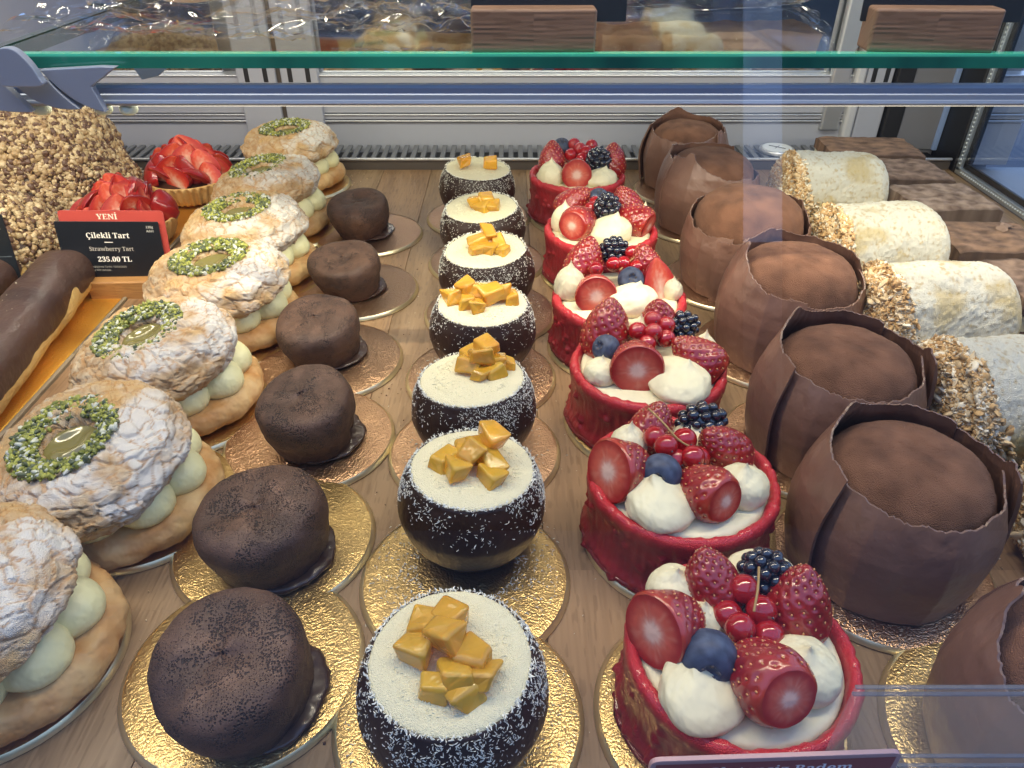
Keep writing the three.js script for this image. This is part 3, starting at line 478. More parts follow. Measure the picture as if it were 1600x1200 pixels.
  FR.cream = (parent, k, [x, y, z], w, h, turn = 0, d = w) => { const b = part('cream_dollop', FR.dollop[k], M.whip, parent, [x, y, z]); b.scale.set(w / 2, h, d / 2); b.rotation.y = turn; };
}

// ---------------------------------------------------------------- red glazed berry tarts
{
  const prof = [[0, 0], [0.043, 0], [0.0465, 0.0015], [0.0468, 0.0045], [0.0447, 0.009], [0.0443, 0.018], [0.0452, 0.028], [0.0462, 0.0335], [0.0459, 0.037], [0.0443, 0.0388], [0.0424, 0.0388], [0.0408, 0.0368], [0.04, 0.033], [0.0396, 0.03]];
  const shell = [0, 1].map((s) => lathe(prof, 240, 96, {
    disp: (x, y, z, th) => {
      const side = ss(0.036, 0.026, y) * ss(0.041, 0.043, Math.hypot(x, z)), w = worley(x * 150 + s * 9, y * 150, z * 150);
      const rim = ss(0.034, 0.0385, y); return (0.0009 + 0.0011 * rim) * fbm(Math.sin(th) * 6 + s * 3, y * 40, Math.cos(th) * 6, 3) + rim * 0.0006 * fbm(x * 200, 3, z * 200 + s, 3) + side * (0.0017 * Math.max(0, 0.42 - w[0]) * (w[2] > 0.5 ? 4 : 0.3) + 0.0014 * fbm(Math.sin(th) * 16, y * 30 + s, Math.cos(th) * 16, 2)) + 0.00045 * fbm(x * 300, y * 200, z * 300, 2);
    },
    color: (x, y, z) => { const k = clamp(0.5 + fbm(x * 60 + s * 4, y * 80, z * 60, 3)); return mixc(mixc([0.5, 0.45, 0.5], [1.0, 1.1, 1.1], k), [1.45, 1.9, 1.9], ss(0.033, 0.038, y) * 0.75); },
  }));
  const skirt = lathe([[0, 0], [0.046, 0], [0.0495, 0.0006], [0.0497, 0.0016], [0.047, 0.0026], [0.04, 0.003]], 120, 16, { disp: (x, y, z, th) => 0.0035 * fbm(Math.sin(th) * 1.5, 2, Math.cos(th) * 1.5, 3) - 0.0022, color: () => [0.5, 0.45, 0.5] });
  const floor = lathe([[0.0402, 0.031], [0.04, 0.0345], [0.037, 0.0362], [0.02, 0.0368], [0, 0.037]], 80, 22, { disp: (x, y, z) => 0.0011 * fbm(x * 60, y * 60, z * 60, 3) });
  const G = 'red glazed berry tarts', Y = 0.0428;
  const tart = (x, z, turn, label, k) => { const t = thing('berry_tart', label, 'tart', [x, BT, z], 0, G); if (z > -0.2) t.scale.set(0.95, 0.95, 0.95); part('glazed_shell', shell[k], M.glaze, t).rotation.y = turn; part('glaze_skirt', skirt, M.glaze, t).rotation.y = turn * 1.7; part('cream_filling', floor, M.whip, t).rotation.y = turn; return t; };
  let t = tart(0.087, -0.172, 0.4, 'nearest red glazed tart, with the red price card before it', 0);
  FR.strawberry(t, 'fat', [-0.026, Y + 0.004, -0.006], 0.034, [0.72, -0.25, -0.5]); FR.strawberry(t, 'slender', [-0.008, Y + 0.006, -0.026], 0.031, [-0.25, 0.85, -0.25]); FR.strawberry(t, 'slender', [0.026, Y + 0.005, -0.016], 0.034, [0.05, 0.9, -0.2], 1);
  FR.strawberry(t, 'slender', [0.002, Y + 0.003, 0.016], 0.035, [-0.25, -0.4, -0.85], 2); FR.blackberry(t, [0.015, Y + 0.006, -0.029], 0.022, [0.3, 0.8, 0.3], 1.2);
  for (const [x, y, z] of [[0.004, 0.008, -0.019], [0.009, 0.006, -0.010], [-0.001, 0.004, -0.003], [0.010, 0.002, -0.001], [-0.004, 0.002, -0.011]]) FR.currant(t, [x, Y + y, z], 0.0125, [0.4, 0.3, 0.8]);
  FR.stalk(t, [[0.003, Y + 0.013, -0.004], [0.006, Y + 0.017, -0.012], [0.009, Y + 0.018, -0.022]]);
  FR.blueberry(t, [-0.017, Y + 0.006, 0.012], 0.0215, [-0.2, 0.3, 1]); FR.cream(t, 0, [0.02, 0.036, 0.012], 0.029, 0.015, 0.4); FR.cream(t, 1, [-0.019, 0.036, 0.019], 0.032, 0.013, 2.6); FR.cream(t, 0, [-0.022, 0.036, -0.027], 0.024, 0.014); FR.cream(t, 1, [0.017, 0.036, -0.031], 0.028, 0.014, 1); FR.cream(t, 0, [-0.013, 0.036, -0.013], 0.02, 0.011);
  board(0.084, -0.168, 'foil board under the nearest red berry tart', 0);

  t = tart(0.083, -0.268, 2.2, 'second red berry tart from the front, blueberry beside a cut strawberry', 1);
  FR.strawberry(t, 'fat', [-0.027, Y + 0.002, 0.003], 0.034, [0.8, -0.3, -0.5]); FR.strawberry(t, 'slender', [-0.012, Y + 0.003, -0.026], 0.031, [0.25, 0.8, -0.2]); FR.strawberry(t, 'slender', [0.02, Y + 0.002, -0.012], 0.031, [-0.55, 0.65, 0.1], 2);
  FR.strawberry(t, 'slender', [0.004, Y + 0.002, 0.017], 0.031, [-0.5, -0.25, -0.8], 3); FR.blackberry(t, [0.014, Y + 0.004, -0.03], 0.022, [0.9, 0.35, 0], 1.25);
  for (const [x, y, z] of [[-0.013, 0.008, -0.013], [-0.009, 0.009, -0.005], [0.001, 0.009, -0.010], [0.003, 0.007, 0.001], [-0.004, 0.003, -0.002], [0.007, 0.003, -0.003]]) FR.currant(t, [x, Y + y, z], 0.0118, [0.3, 0.2, 0.9]);
  FR.stalk(t, [[-0.016, Y + 0.019, -0.022], [-0.010, Y + 0.017, -0.013], [-0.003, Y + 0.012, -0.006], [0.004, Y + 0.009, -0.003]]);
  FR.blueberry(t, [-0.014, Y + 0.006, 0.012], 0.0195, [-0.35, 0.35, 0.85]); FR.cream(t, 1, [-0.014, 0.036, 0.02], 0.033, 0.0145, 2.9); FR.cream(t, 0, [0.025, 0.036, 0.012], 0.025, 0.015, 1); FR.cream(t, 0, [-0.024, 0.036, -0.018], 0.02, 0.016); FR.cream(t, 1, [0.008, 0.036, -0.024], 0.02, 0.012);
  board(0.087, -0.266, 'foil board under the second red berry tart', 0);

  t = tart(0.081, -0.366, 4.0, 'third red berry tart from the front, round strawberry slice facing forward', 0);
  FR.strawberry(t, 'slender', [-0.023, Y + 0.008, -0.022], 0.037, [0.1, 0.9, -0.15]); FR.strawberry(t, 'fat', [-0.010, Y + 0.004, 0.010], 0.034, [0.05, -0.15, -1]); FR.strawberry(t, 'slender', [0.01, Y + 0.006, -0.033], 0.031, [-0.1, 0.85, 0.1], 2); FR.strawberry(t, 'slender', [0.026, Y + 0.003, 0.004], 0.033, [-0.75, 0.5, -0.3], 1);
  for (const [x, y, z] of [[-0.006, 0.01, -0.013], [0.003, 0.011, -0.010], [0.012, 0.011, -0.018], [0.004, 0.013, -0.021], [0.011, 0.007, -0.009], [-0.001, 0.006, -0.005]]) FR.currant(t, [x, Y + y, z], 0.011, [0.2, 0.3, 0.9]);
  FR.blackberry(t, [0.024, Y + 0.004, -0.028], 0.02, [0.8, 0.5, 0], 1.2); FR.blueberry(t, [-0.026, Y + 0.006, 0.0], 0.0165, [-0.6, 0.5, 0.4]);
  FR.cream(t, 0, [-0.029, 0.036, 0.012], 0.021, 0.012); FR.cream(t, 1, [0.013, 0.036, 0.022], 0.034, 0.014, 0.3); FR.cream(t, 0, [0.034, 0.036, -0.008], 0.016, 0.016); FR.cream(t, 0, [-0.002, 0.036, -0.026], 0.022, 0.016);
  board(0.083, -0.362, 'foil board under the third red berry tart', 0);

  t = tart(0.074, -0.452, 1.2, 'fourth red berry tart from the front, blueberry on a broad cream dollop', 1);
  FR.strawberry(t, 'fat', [-0.018, Y + 0.002, 0.006], 0.031, [0, -0.15, -1]); const hb = FR.strawberry(t, 'half', [0.027, Y + 0.004, -0.002], 0.034, [-0.2, 0.9, -0.35]); hb.rotateY(Math.PI + 0.5); FR.strawberry(t, 'slender', [-0.022, Y + 0.009, -0.028], 0.034, [0.25, 0.9, -0.2]); FR.strawberry(t, 'slender', [0.02, Y + 0.007, -0.022], 0.033, [-0.2, 0.85, 0], 1);
  FR.blackberry(t, [-0.001, Y + 0.012, -0.036], 0.021, [0.9, 0.4, 0], 1.1);
  for (const [x, y, z] of [[-0.003, 0.01, -0.018], [0.004, 0.01, -0.019], [0.011, 0.014, -0.028], [0.013, 0.009, -0.015], [0.005, 0.005, -0.010], [-0.016, 0.01, -0.010]]) FR.currant(t, [x, Y + y, z], 0.0105, [0.1, 0.3, 0.9]);
  FR.stalk(t, [[0.001, Y + 0.008, -0.013], [0.009, Y + 0.013, -0.018], [0.018, Y + 0.017, -0.023]]);
  FR.blueberry(t, [0.007, Y + 0.007, 0.000], 0.018, [0, 0.6, 0.7]); FR.cream(t, 1, [0.005, 0.036, 0.016], 0.036, 0.016, 0.1, 0.024); FR.cream(t, 0, [-0.034, 0.036, -0.004], 0.022, 0.02, 0); FR.cream(t, 0, [0.037, 0.036, -0.002], 0.014, 0.012);
  board(0.076, -0.45, 'foil board under the fourth red berry tart', 1);

  t = tart(0.073, -0.568, 5.1, 'fifth red berry tart from the front, blackberry upright at its centre', 0);
  FR.strawberry(t, 'slender', [-0.017, Y + 0.003, 0.006], 0.034, [0.5, -0.15, -0.85], 1); FR.strawberry(t, 'slender', [0.024, Y + 0.003, -0.002], 0.034, [-0.75, 0.2, -0.55]); FR.strawberry(t, 'slender', [-0.02, Y + 0.007, -0.028], 0.032, [0.6, 0.6, 0]); FR.strawberry(t, 'slender', [0.023, Y + 0.007, -0.026], 0.031, [-0.4, 0.8, 0]);
  FR.blackberry(t, [0.004, Y + 0.011, -0.002], 0.023, [0, 0.95, 0.25], 1.25); FR.blueberry(t, [0.0, Y + 0.009, -0.03], 0.018); for (const [x, y, z] of [[-0.008, 0.007, -0.013], [-0.004, 0.01, -0.018], [0.007, 0.004, -0.018]]) FR.currant(t, [x, Y + y, z], 0.011, [0, 0.3, 0.9]);
  FR.cream(t, 1, [0.005, 0.036, 0.016], 0.034, 0.017, 0.1, 0.026); FR.cream(t, 0, [-0.03, 0.036, -0.003], 0.022, 0.019); FR.cream(t, 0, [0.035, 0.036, -0.004], 0.016, 0.018);
  board(0.076, -0.566, 'foil board under the fifth red berry tart', 1);

  t = tart(0.063, -0.7, 3.1, 'farthest red berry tart, redcurrant cluster at its back', 1);
  FR.strawberry(t, 'slender', [-0.024, Y + 0.007, -0.012], 0.033, [0, 0.95, -0.1]); FR.strawberry(t, 'fat', [-0.003, Y + 0.003, 0.018], 0.031, [0, -0.1, -1]); FR.strawberry(t, 'slender', [0.034, Y + 0.007, -0.006], 0.033, [0, 0.95, 0], 2);
  FR.blackberry(t, [0.019, Y + 0.009, 0.004], 0.025, [0.2, 0.9, 0.2], 1.1); for (const [x, y, z] of [[-0.006, 0.008, -0.016], [0.003, 0.013, -0.02], [0.005, 0.006, -0.010], [0.015, 0.014, -0.026], [-0.002, 0.015, -0.027], [0.009, 0.011, -0.016]]) FR.currant(t, [x, Y + y, z], 0.0125, [0, 0.3, 0.9]);
  FR.blueberry(t, [-0.014, Y + 0.012, -0.03], 0.0175); FR.cream(t, 0, [-0.026, 0.036, 0.018], 0.025, 0.018); FR.cream(t, 1, [0.02, 0.036, 0.022], 0.03, 0.013, 0.1, 0.022);
  board(0.068, -0.69, 'foil board under the farthest red berry tart', 1);
}

// ---------------------------------------------------------------- cocoa domes wrapped in chocolate sheets
{
  const rad = [[0.0415, 0], [0.044, 0.012], [0.0455, 0.026], [0.0453, 0.036], [0.0435, 0.047], [0.0404, 0.057], [0.0362, 0.067], [0.0315, 0.08]];
  const rAt = (y) => { for (let i = 1; i < rad.length; i++) if (y <= rad[i][1]) return mix(rad[i - 1][0], rad[i][0], (y - rad[i - 1][1]) / (rad[i][1] - rad[i - 1][1])); return rad[rad.length - 1][0]; };
  // a0..a1 in degrees round the cake, 0 towards the viewer, 90 to the right; top(a) height of the torn edge; lift pushes the sheet out
  const sheet = (seed, a0, a1, top, lift) => {
    const nu = 110, nv = 44, th = 0.0018;
    const at = (u, v, inner) => {
      const a = ((a0 + (a1 - a0) * u) * Math.PI) / 180, H = top(u) + 0.0022 * fbm(u * 14 + seed, 3, 1, 3) + 0.0014 * fbm(u * 80, seed, 2, 3), y = 0.0005 + H * v;
      const edge = Math.min(u, 1 - u), e = ss(0.1, 0, edge) * 0.0012 * (seed % 2 ? 1 : 0.2);
      let r = rAt(y) + lift(u, v) + e + 0.0009 * fbm(Math.sin(a) * 2.2 + seed, y * 34, Math.cos(a) * 2.2, 3) + 0.0022 * ss(0.8, 1, v) * fbm(u * 9 + seed * 3, 1, 5, 2);
      r *= 0.985 + 0.36 * (1 / Math.cos((((a * 2.6 + seed) % 2.0944) + 2.0944) % 2.0944 - 1.0472) - 1) * 0.07; r -= inner ? th * (1 - 0.5 * ss(0.9, 1, v)) : 0; const w = 0.025 * fbm(v * 2.2, seed * 3, u < 0.5 ? 0 : 5, 2) * ss(0.25, 0, edge);
      return [r * Math.sin(a + w), y, r * Math.cos(a + w)];
    };
    const col = (x, y, z) => { const k = clamp(0.5 + 0.9 * fbm(x * 45 + seed, y * 45, z * 45, 4)); return mixc([0.15, 0.076, 0.052], [0.215, 0.117, 0.083], k); };
    const edgeCol = () => [0.16, 0.09, 0.065];
    const uvs = (u, v) => [(u * (a1 - a0) * Math.PI * 0.046) / 180, v * 0.07], o = grid(nu, nv, (u, v) => at(u, v, false), { color: col, uvs }), i = grid(nu, nv, (u, v) => at(u, v, true), { color: col, flip: true, uvs });
    const rim = grid(nu, 1, (u, v) => at(u, 1, v > 0.5), { color: edgeCol }), l = grid(nv, 1, (u, v) => at(0, u, v < 0.5), { color: edgeCol, flip: true }), r = grid(nv, 1, (u, v) => at(1, u, v > 0.5), { color: edgeCol, flip: true });
    return merge([o, i, rim, l, r]);
  };
  const cake = lathe([[0, 0], [0.036, 0], [0.0395, 0.012], [0.0415, 0.03], [0.0395, 0.045], [0.0372, 0.0545], [0.033, 0.0612], [0.025, 0.0668], [0.0125, 0.0698], [0, 0.0705]], 110, 80, { disp: (x, y, z) => 0.0018 * fbm(x * 40, y * 40, z * 40, 3) + 0.0006 * fbm(x * 260, y * 260, z * 260, 3), color: (x, y, z) => mixc([0.1, 0.042, 0.022], [0.22, 0.1, 0.055], clamp(0.5 + 1.2 * fbm(x * 70, y * 70, z * 70, 4))) });
  const bump = (u, c, w) => Math.exp(-(((u - c) / w) ** 2));
  const A = [ // wide left and back sheet with a peak, lower front sheet, flap at the right
    sheet(1, -68, -236, (u) => 0.066 + 0.012 * bump(u, 0.42, 0.14) + 0.004 * bump(u, 0.8, 0.2), (u) => 0.0014 + 0.0012 * ss(0.3, 0, u)),
    sheet(2, -76, 74, (u) => 0.062 - 0.004 * bump(u, 0.5, 0.35) + 0.004 * bump(u, 0.98, 0.05), (u) => 0.0002 - 0.001 * ss(0.2, 0, u)),
    sheet(3, 62, 150, (u) => 0.064 + 0.006 * bump(u, 0.12, 0.1), (u, v) => 0.0022 + 0.003 * ss(0.6, 1, v) * bump(u, 0.1, 0.25)),
  ];
  const B = [ // three sheets with upright torn tips
    sheet(4, -12, -128, (u) => 0.056 + 0.014 * ss(0.2, 0.75, u) + 0.006 * bump(u, 0.72, 0.08), (u) => 0.0016 + 0.001 * ss(0.2, 0, u)),
    sheet(5, -26, 96, (u) => 0.051 + 0.006 * bump(u, 0.0, 0.12) + 0.01 * ss(0.6, 1, u), (u) => 0.0002 - 0.0006 * ss(0.15, 0, u)),
    sheet(6, 84, 238, (u) => 0.066 + 0.005 * bump(u, 0.7, 0.12), (u) => 0.0014),
  ];
  const C = [ // two long sheets, one low rounded edge
    sheet(7, -20, 130, (u) => 0.047 + 0.008 * ss(0.5, 1, u), (u) => 0.0012 + 0.0012 * ss(0.2, 0, u)),
    sheet(8, -165, -8, (u) => 0.05 + 0.006 * bump(u, 0.35, 0.2) - 0.003 * bump(u, 0.8, 0.2), (u) => 0.0002),
    sheet(9, 118, 205, (u) => 0.06, (u) => 0.0003),
  ];
  const make = (sheets, [x, z], turn, label, s = 1) => { const t = thing('cocoa_dome', label, 'cake', [x, BT, z], turn, 'cocoa domes wrapped in chocolate sheets'); t.scale.set(s, z < -0.6 ? s * 0.92 : s, s); part('cocoa_cake', cake, M.cocoa, t); for (const g of sheets) part('chocolate_sheet', g, M.sheet, t); return t; };
  make(B, [0.203, -0.148], -0.55, 'cut off chocolate wrapped dome in the lower right corner', 0.98);
  make(A, [0.179, -0.25], 0.05, 'large chocolate wrapped dome before the corner one, dark gap along its back rim', 0.98);
  make(A, [0.183, -0.338], 0.12, 'third chocolate wrapped dome from the front, loose flap at its right', 1);
  make(B, [0.19, -0.446], 0.05, 'fourth chocolate wrapped dome from the front, jagged vertical seam facing forward', 1.04);
  make(C, [0.186, -0.55], -0.35, 'fifth chocolate wrapped dome from the front, low wrap and wide bare cocoa top', 1.08);
  make(B, [0.184, -0.675], 0.9, 'sixth chocolate wrapped dome from the front, torn tips standing up', 1.04);
  make(A, [0.184, -0.785], -0.5, 'farthest chocolate wrapped dome against the black grille', 0.97);
  [[0.2, -0.155], [0.181, -0.247], [0.178, -0.338], [0.182, -0.444], [0.178, -0.55], [0.178, -0.675], [0.182, -0.762]].forEach(([x, z], i) => board(x, z, `foil board under the ${ORD[i]} chocolate wrapped dome`, i > 0, 1.04));
}

// ---------------------------------------------------------------- sugared rolls with crumb ends, tiramisu slices
{
  const bit = [0, 1].map((s) => { const g = new THREE.SphereGeometry(1, 8, 6); warp(g, (v) => { const k = 1 + 0.9 * N(v.x * 1.3 + s * 7, v.y * 1.3, v.z * 1.3); v.multiplyScalar(k); v.y *= s ? 0.45 : 0.75; v.x *= 1.25; v.z += s * 0.25 * v.x * v.x; }); return clean(g); });
  const L = 0.09, body = (seed) => grid(240, 170, (u, v) => {
    const a = u * 6.2832 + Math.PI, e = Math.min(v, 1 - v) * L, round = 0.017, k = e < round ? Math.sqrt(1 - (1 - e / round) ** 2) : 1;
    let x = (v - 0.5) * L, ca = Math.cos(a), sa = Math.sin(a), R = (0.0395 - 0.016 * (1 - k)) * (v < 0.001 || v > 0.999 ? 0 : 1);
    R += k * (0.0055 * fbm(x * 20 + seed, ca * 1.1, sa * 1.1, 3) + 0.0012 * fbm(x * 150, ca * 6, sa * 6 + seed, 3) + 0.0011 * fbm(x * 330, ca * 13, sa * 13, 2));
    return [x, Math.max(0, 0.036 + R * ca * 0.98), R * sa * 0.95];
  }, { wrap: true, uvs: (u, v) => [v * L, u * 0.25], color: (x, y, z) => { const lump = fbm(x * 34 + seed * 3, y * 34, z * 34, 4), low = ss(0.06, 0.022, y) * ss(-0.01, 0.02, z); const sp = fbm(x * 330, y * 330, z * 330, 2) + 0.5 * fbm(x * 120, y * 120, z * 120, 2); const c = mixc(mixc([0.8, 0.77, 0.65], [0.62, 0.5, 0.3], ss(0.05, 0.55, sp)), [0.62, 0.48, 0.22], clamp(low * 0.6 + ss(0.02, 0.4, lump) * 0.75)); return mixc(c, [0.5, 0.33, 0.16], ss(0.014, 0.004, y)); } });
  const gs = [body(0), body(3), body(7.5)];
  const crumbs = (seed, k, spread) => { const r = rng(seed), out = [[], []]; for (let i = 0; i < k; i++) {
    const front = r() < spread, a = front ? 0.3 + r() * 1.8 : r() * 6.283, R = front ? 0.0402 : 0.0395 * Math.sqrt(r()), x = front ? -L / 2 + 0.004 + r() * r() * (0.01 + 0.022 * ss(0.8, 2.0, a)) : -L / 2 - 0.0005 + 0.009 * ss(0.028, 0.04, R), y = 0.036 + R * Math.cos(a); if (y < 0.001) continue;
    const s = 0.0008 + 0.0019 * r() * r() * r(), w = r(), c = w < 0.5 ? mixc([0.6, 0.4, 0.19], [0.42, 0.25, 0.11], r()) : w < 0.85 ? mixc([0.68, 0.55, 0.36], [0.56, 0.4, 0.22], r()) : [0.74, 0.67, 0.53];
    out[r() < 0.5 ? 0 : 1].push([place(x - 0.001 * r(), y, R * Math.sin(a) * 0.95, r() * 6, r() * 6, r() * 6, s * (0.8 + r()), s, s * (0.8 + 0.6 * r())), RGB(...c)]);
  } return out; };
  [[0.293, -0.664, 0, 'farthest sugared roll, cleanest white top and thin crumb end'], [0.284, -0.534, 0.02, 'second farthest sugared roll with a large crumb face at its left end'], [0.28, -0.432, 0.03, 'sugared roll right of the fourth chocolate dome, yellow patch on its front'],
    [0.279, -0.336, 0.05, 'sugared roll right of the third chocolate dome with loose crumbs tumbling down its left'], [0.298, -0.245, 0.02, 'nearest sugared roll, only its crumb end showing at the right edge']].forEach(([x, z, turn, label], i) => {
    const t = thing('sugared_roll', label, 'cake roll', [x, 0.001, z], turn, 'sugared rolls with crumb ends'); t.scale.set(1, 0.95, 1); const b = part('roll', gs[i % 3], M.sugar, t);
    const [p, q] = crumbs(40 + i, i < 2 ? 4200 : 6500, 0.16); scatter('crumb_coating', bit[0], M.crumb, b, p); scatter('crumb_coating', bit[1], M.crumb, b, q);
  });
  const slab = (w, h, d, seed, amp) => { const g = new THREE.BoxGeometry(w, h, d, 50, 8, 36); return metres(warp(g, (v) => { const n = fbm(v.x * 60 + seed, v.y * 60, v.z * 60, 4), e = (a, m) => Math.sign(a) * Math.min(Math.abs(a), m); v.x += amp * n; v.z += amp * fbm(v.x * 50, v.y * 50 + seed, v.z * 50, 3); if (v.y > 0) v.y += amp * 1.4 * n - 0.0012 * (ss(0.42 * w, 0.5 * w, Math.abs(v.x)) + ss(0.4 * d, 0.5 * d, Math.abs(v.z))); })); };
  const cc = (seed) => (x, y, z) => mixc(mixc([0.11, 0.065, 0.045], mixc([0.34, 0.2, 0.125], [0.4, 0.29, 0.22], (seed % 7) / 6), clamp(0.5 + 1.4 * fbm(x * 70 + seed, z * 110, seed, 4))), [0.05, 0.03, 0.022], ss(0.029, 0.0335, Math.abs(z)) * 0.7);  // shade of the gaps between slices painted along the long edges
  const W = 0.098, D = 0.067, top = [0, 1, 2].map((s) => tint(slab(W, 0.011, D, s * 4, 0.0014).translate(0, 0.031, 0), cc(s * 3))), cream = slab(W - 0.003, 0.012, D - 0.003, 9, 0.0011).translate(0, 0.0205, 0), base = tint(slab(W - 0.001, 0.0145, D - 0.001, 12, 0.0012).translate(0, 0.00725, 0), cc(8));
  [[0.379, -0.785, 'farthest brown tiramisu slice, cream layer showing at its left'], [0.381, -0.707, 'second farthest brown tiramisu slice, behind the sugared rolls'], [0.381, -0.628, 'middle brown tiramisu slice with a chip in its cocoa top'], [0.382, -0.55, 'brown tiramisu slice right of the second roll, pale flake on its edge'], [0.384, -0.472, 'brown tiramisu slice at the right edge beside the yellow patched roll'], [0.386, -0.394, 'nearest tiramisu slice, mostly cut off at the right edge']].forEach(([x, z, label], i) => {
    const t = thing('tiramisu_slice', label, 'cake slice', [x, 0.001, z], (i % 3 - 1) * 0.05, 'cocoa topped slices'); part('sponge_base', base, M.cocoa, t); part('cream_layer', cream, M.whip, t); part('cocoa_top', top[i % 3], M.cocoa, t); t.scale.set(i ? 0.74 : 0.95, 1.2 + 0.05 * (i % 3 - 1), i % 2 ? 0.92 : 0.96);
    if (i === 3) { const g = grid(14, 8, (u, v) => [0.02 * (u - 0.5), 0.0375 + 0.003 * Math.sin(u * 3), 0.011 * (v - 0.5) * (1 - 0.5 * Math.abs(u - 0.5)) + 0.003 * N(u * 6, v * 6, 2)]); part('chocolate_flake', tint(g, () => [0.3, 0.2, 0.15]), M.cocoa, t, [0.022, 0, -0.012]).rotation.y = 0.5; }
  });
}

// ---------------------------------------------------------------- pistachio choux
{
  const TAN = [0.48, 0.3, 0.145], SUG = [0.62, 0.49, 0.32], GOLD = [0.46, 0.23, 0.07];
  const cell = (x, y, z, seed) => { const k = 0.007, a = fbm(x * 60 + seed, y * 60, z * 60, 2), b = fbm(x * 60 + 9, y * 60 + seed, z * 60, 2); return worley((x + k * a) * 115 + seed * 11, (y + k * b) * 190, (z - k * b) * 115); };
  const crust = (seed) => lathe([[0.018, 0.027], [0.034, 0.0275], [0.0425, 0.0305], [0.046, 0.0365], [0.0445, 0.044], [0.039, 0.0505], [0.0305, 0.0548], [0.0215, 0.056], [0.0155, 0.0545], [0.0128, 0.051], [0.0118, 0.046]], 300, 130, {
    disp: (x, y, z) => { const w = cell(x, y, z, seed), q = worley(x * 330 + seed, y * 330, z * 330), band = Math.sin(y * 520 + 4 * fbm(x * 14, 2, z * 14 + seed, 2)); return 0.004 * fbm(x * 24 + seed * 5, y * 24, z * 24, 3) + 0.0021 * fbm(x * 120, y * 120, z * 120 + seed, 4) + ss(0.0, 0.1, w[1] - w[0]) * (0.0006 + 0.0013 * w[2]) + 0.0004 * ss(0.4, 0.0, q[0]) + 0.0006 * fbm(x * 480, y * 480, z * 480, 2) + 0.0009 * band * ss(0.053, 0.044, y); },
    color: (x, y, z) => { const w = cell(x, y, z, seed), crack = ss(0.09, 0.0, w[1] - w[0]), bare = ss(0.0, 0.3, fbm(x * 36 + seed * 2, y * 36, z * 36 + 4, 4)), dust = ss(0.22, 0.62, fbm(x * 40 + 7, y * 40, z * 40 + seed, 5) + 0.3 * ss(0.038, 0.055, y) + 9 * x); let c = mixc(mixc(TAN, SUG, clamp(0.15 + 0.5 * w[2] + 1.1 * fbm(x * 240, y * 240, z * 240, 3))), [0.6, 0.38, 0.15], bare * 0.75); c = mixc(c, [0.74, 0.74, 0.71], dust * 0.75); return mixc(c, GOLD, crack * 0.7); },
  });
  const base = lathe([[0, 0], [0.036, 0], [0.044, 0.003], [0.047, 0.008], [0.0452, 0.0135], [0.039, 0.0168], [0.02, 0.0172], [0, 0.0172]], 140, 50, {
    disp: (x, y, z, th) => 0.0032 * fbm(Math.sin(th) * 2.6, y * 60, Math.cos(th) * 2.6, 3) + 0.0015 * fbm(x * 120, y * 160, z * 120, 4) + 0.0004 * fbm(x * 420, y * 420, z * 420, 2),
    color: (x, y, z) => mixc(mixc([0.44, 0.2, 0.055], [0.66, 0.46, 0.22], clamp(0.5 + 1.4 * fbm(x * 55, y * 80, z * 55, 5))), [0.4, 0.19, 0.05], ss(0.004, 0.0, y)),
  });
  const ball = lathe([[0, 0], [0.6, 0.02], [0.94, 0.3], [1, 0.62], [0.88, 1.0], [0.55, 1.3], [0.2, 1.42], [0, 1.44]], 44, 30, { disp: (x, y, z) => 0.06 * fbm(x * 1.6, y * 1.6, z * 1.6, 2) });
  uvScale(ball, 0.014);
  const pool = lathe([[0.0142, 0.047], [0.0135, 0.0515], [0.009, 0.0522], [0.004, 0.0519], [0, 0.052]], 60, 24, { disp: (x, y, z) => 0.0011 * Math.sin(300 * x + 260 * z + 3 * N(x * 90, 1, z * 90)) * ss(0.013, 0.006, Math.hypot(x, z)) });
  const piece = [0, 1].map((s) => { const g = new THREE.SphereGeometry(1, 7, 5); warp(g, (v) => { v.multiplyScalar(1 + 0.5 * N(v.x * 1.1 + s * 3, v.y * 1.1, v.z * 1.1)); v.y *= 0.75; v.x *= 1.2; }); return clean(g); });
  const pieces = (seed, off) => { const r = rng(seed), out = [[], []]; for (let i = 0; i < 1500; i++) {
    const a = r() * 6.283, w = 0.5 + 0.5 * Math.cos(a - off), R = 0.0132 + (0.0105 + 0.003 * w) * Math.pow(r(), 0.85), y = R < 0.0215 ? mix(0.0545, 0.0568, ss(0.0138, 0.0205, R)) : mix(0.0568, 0.0548, (R - 0.0215) / 0.009); if (r() > 0.7 + 0.35 * w) continue;
    const s = 0.0007 + 0.0011 * r() * r(), c = mixc(mixc([0.1, 0.12, 0.015], [0.42, 0.42, 0.08], r()), [0.05, 0.07, 0.045], r() < 0.3 ? 0.85 : 0), p = r() < 0.16 ? mixc(c, [0.75, 0.76, 0.7], 0.65) : c;
    out[i % 2].push([place(R * Math.sin(a), y + 0.001 + 0.0009 * r(), R * Math.cos(a), r() * 6, r() * 6, r() * 6, s * (0.8 + r() * 0.7), s, s), RGB(...p)]);
  } return out; };
  const pieceM = std({ color: RGB(1, 1, 1), roughness: 0.5, clearcoat: 0.2 }), cr = [crust(0), crust(1), crust(2)];
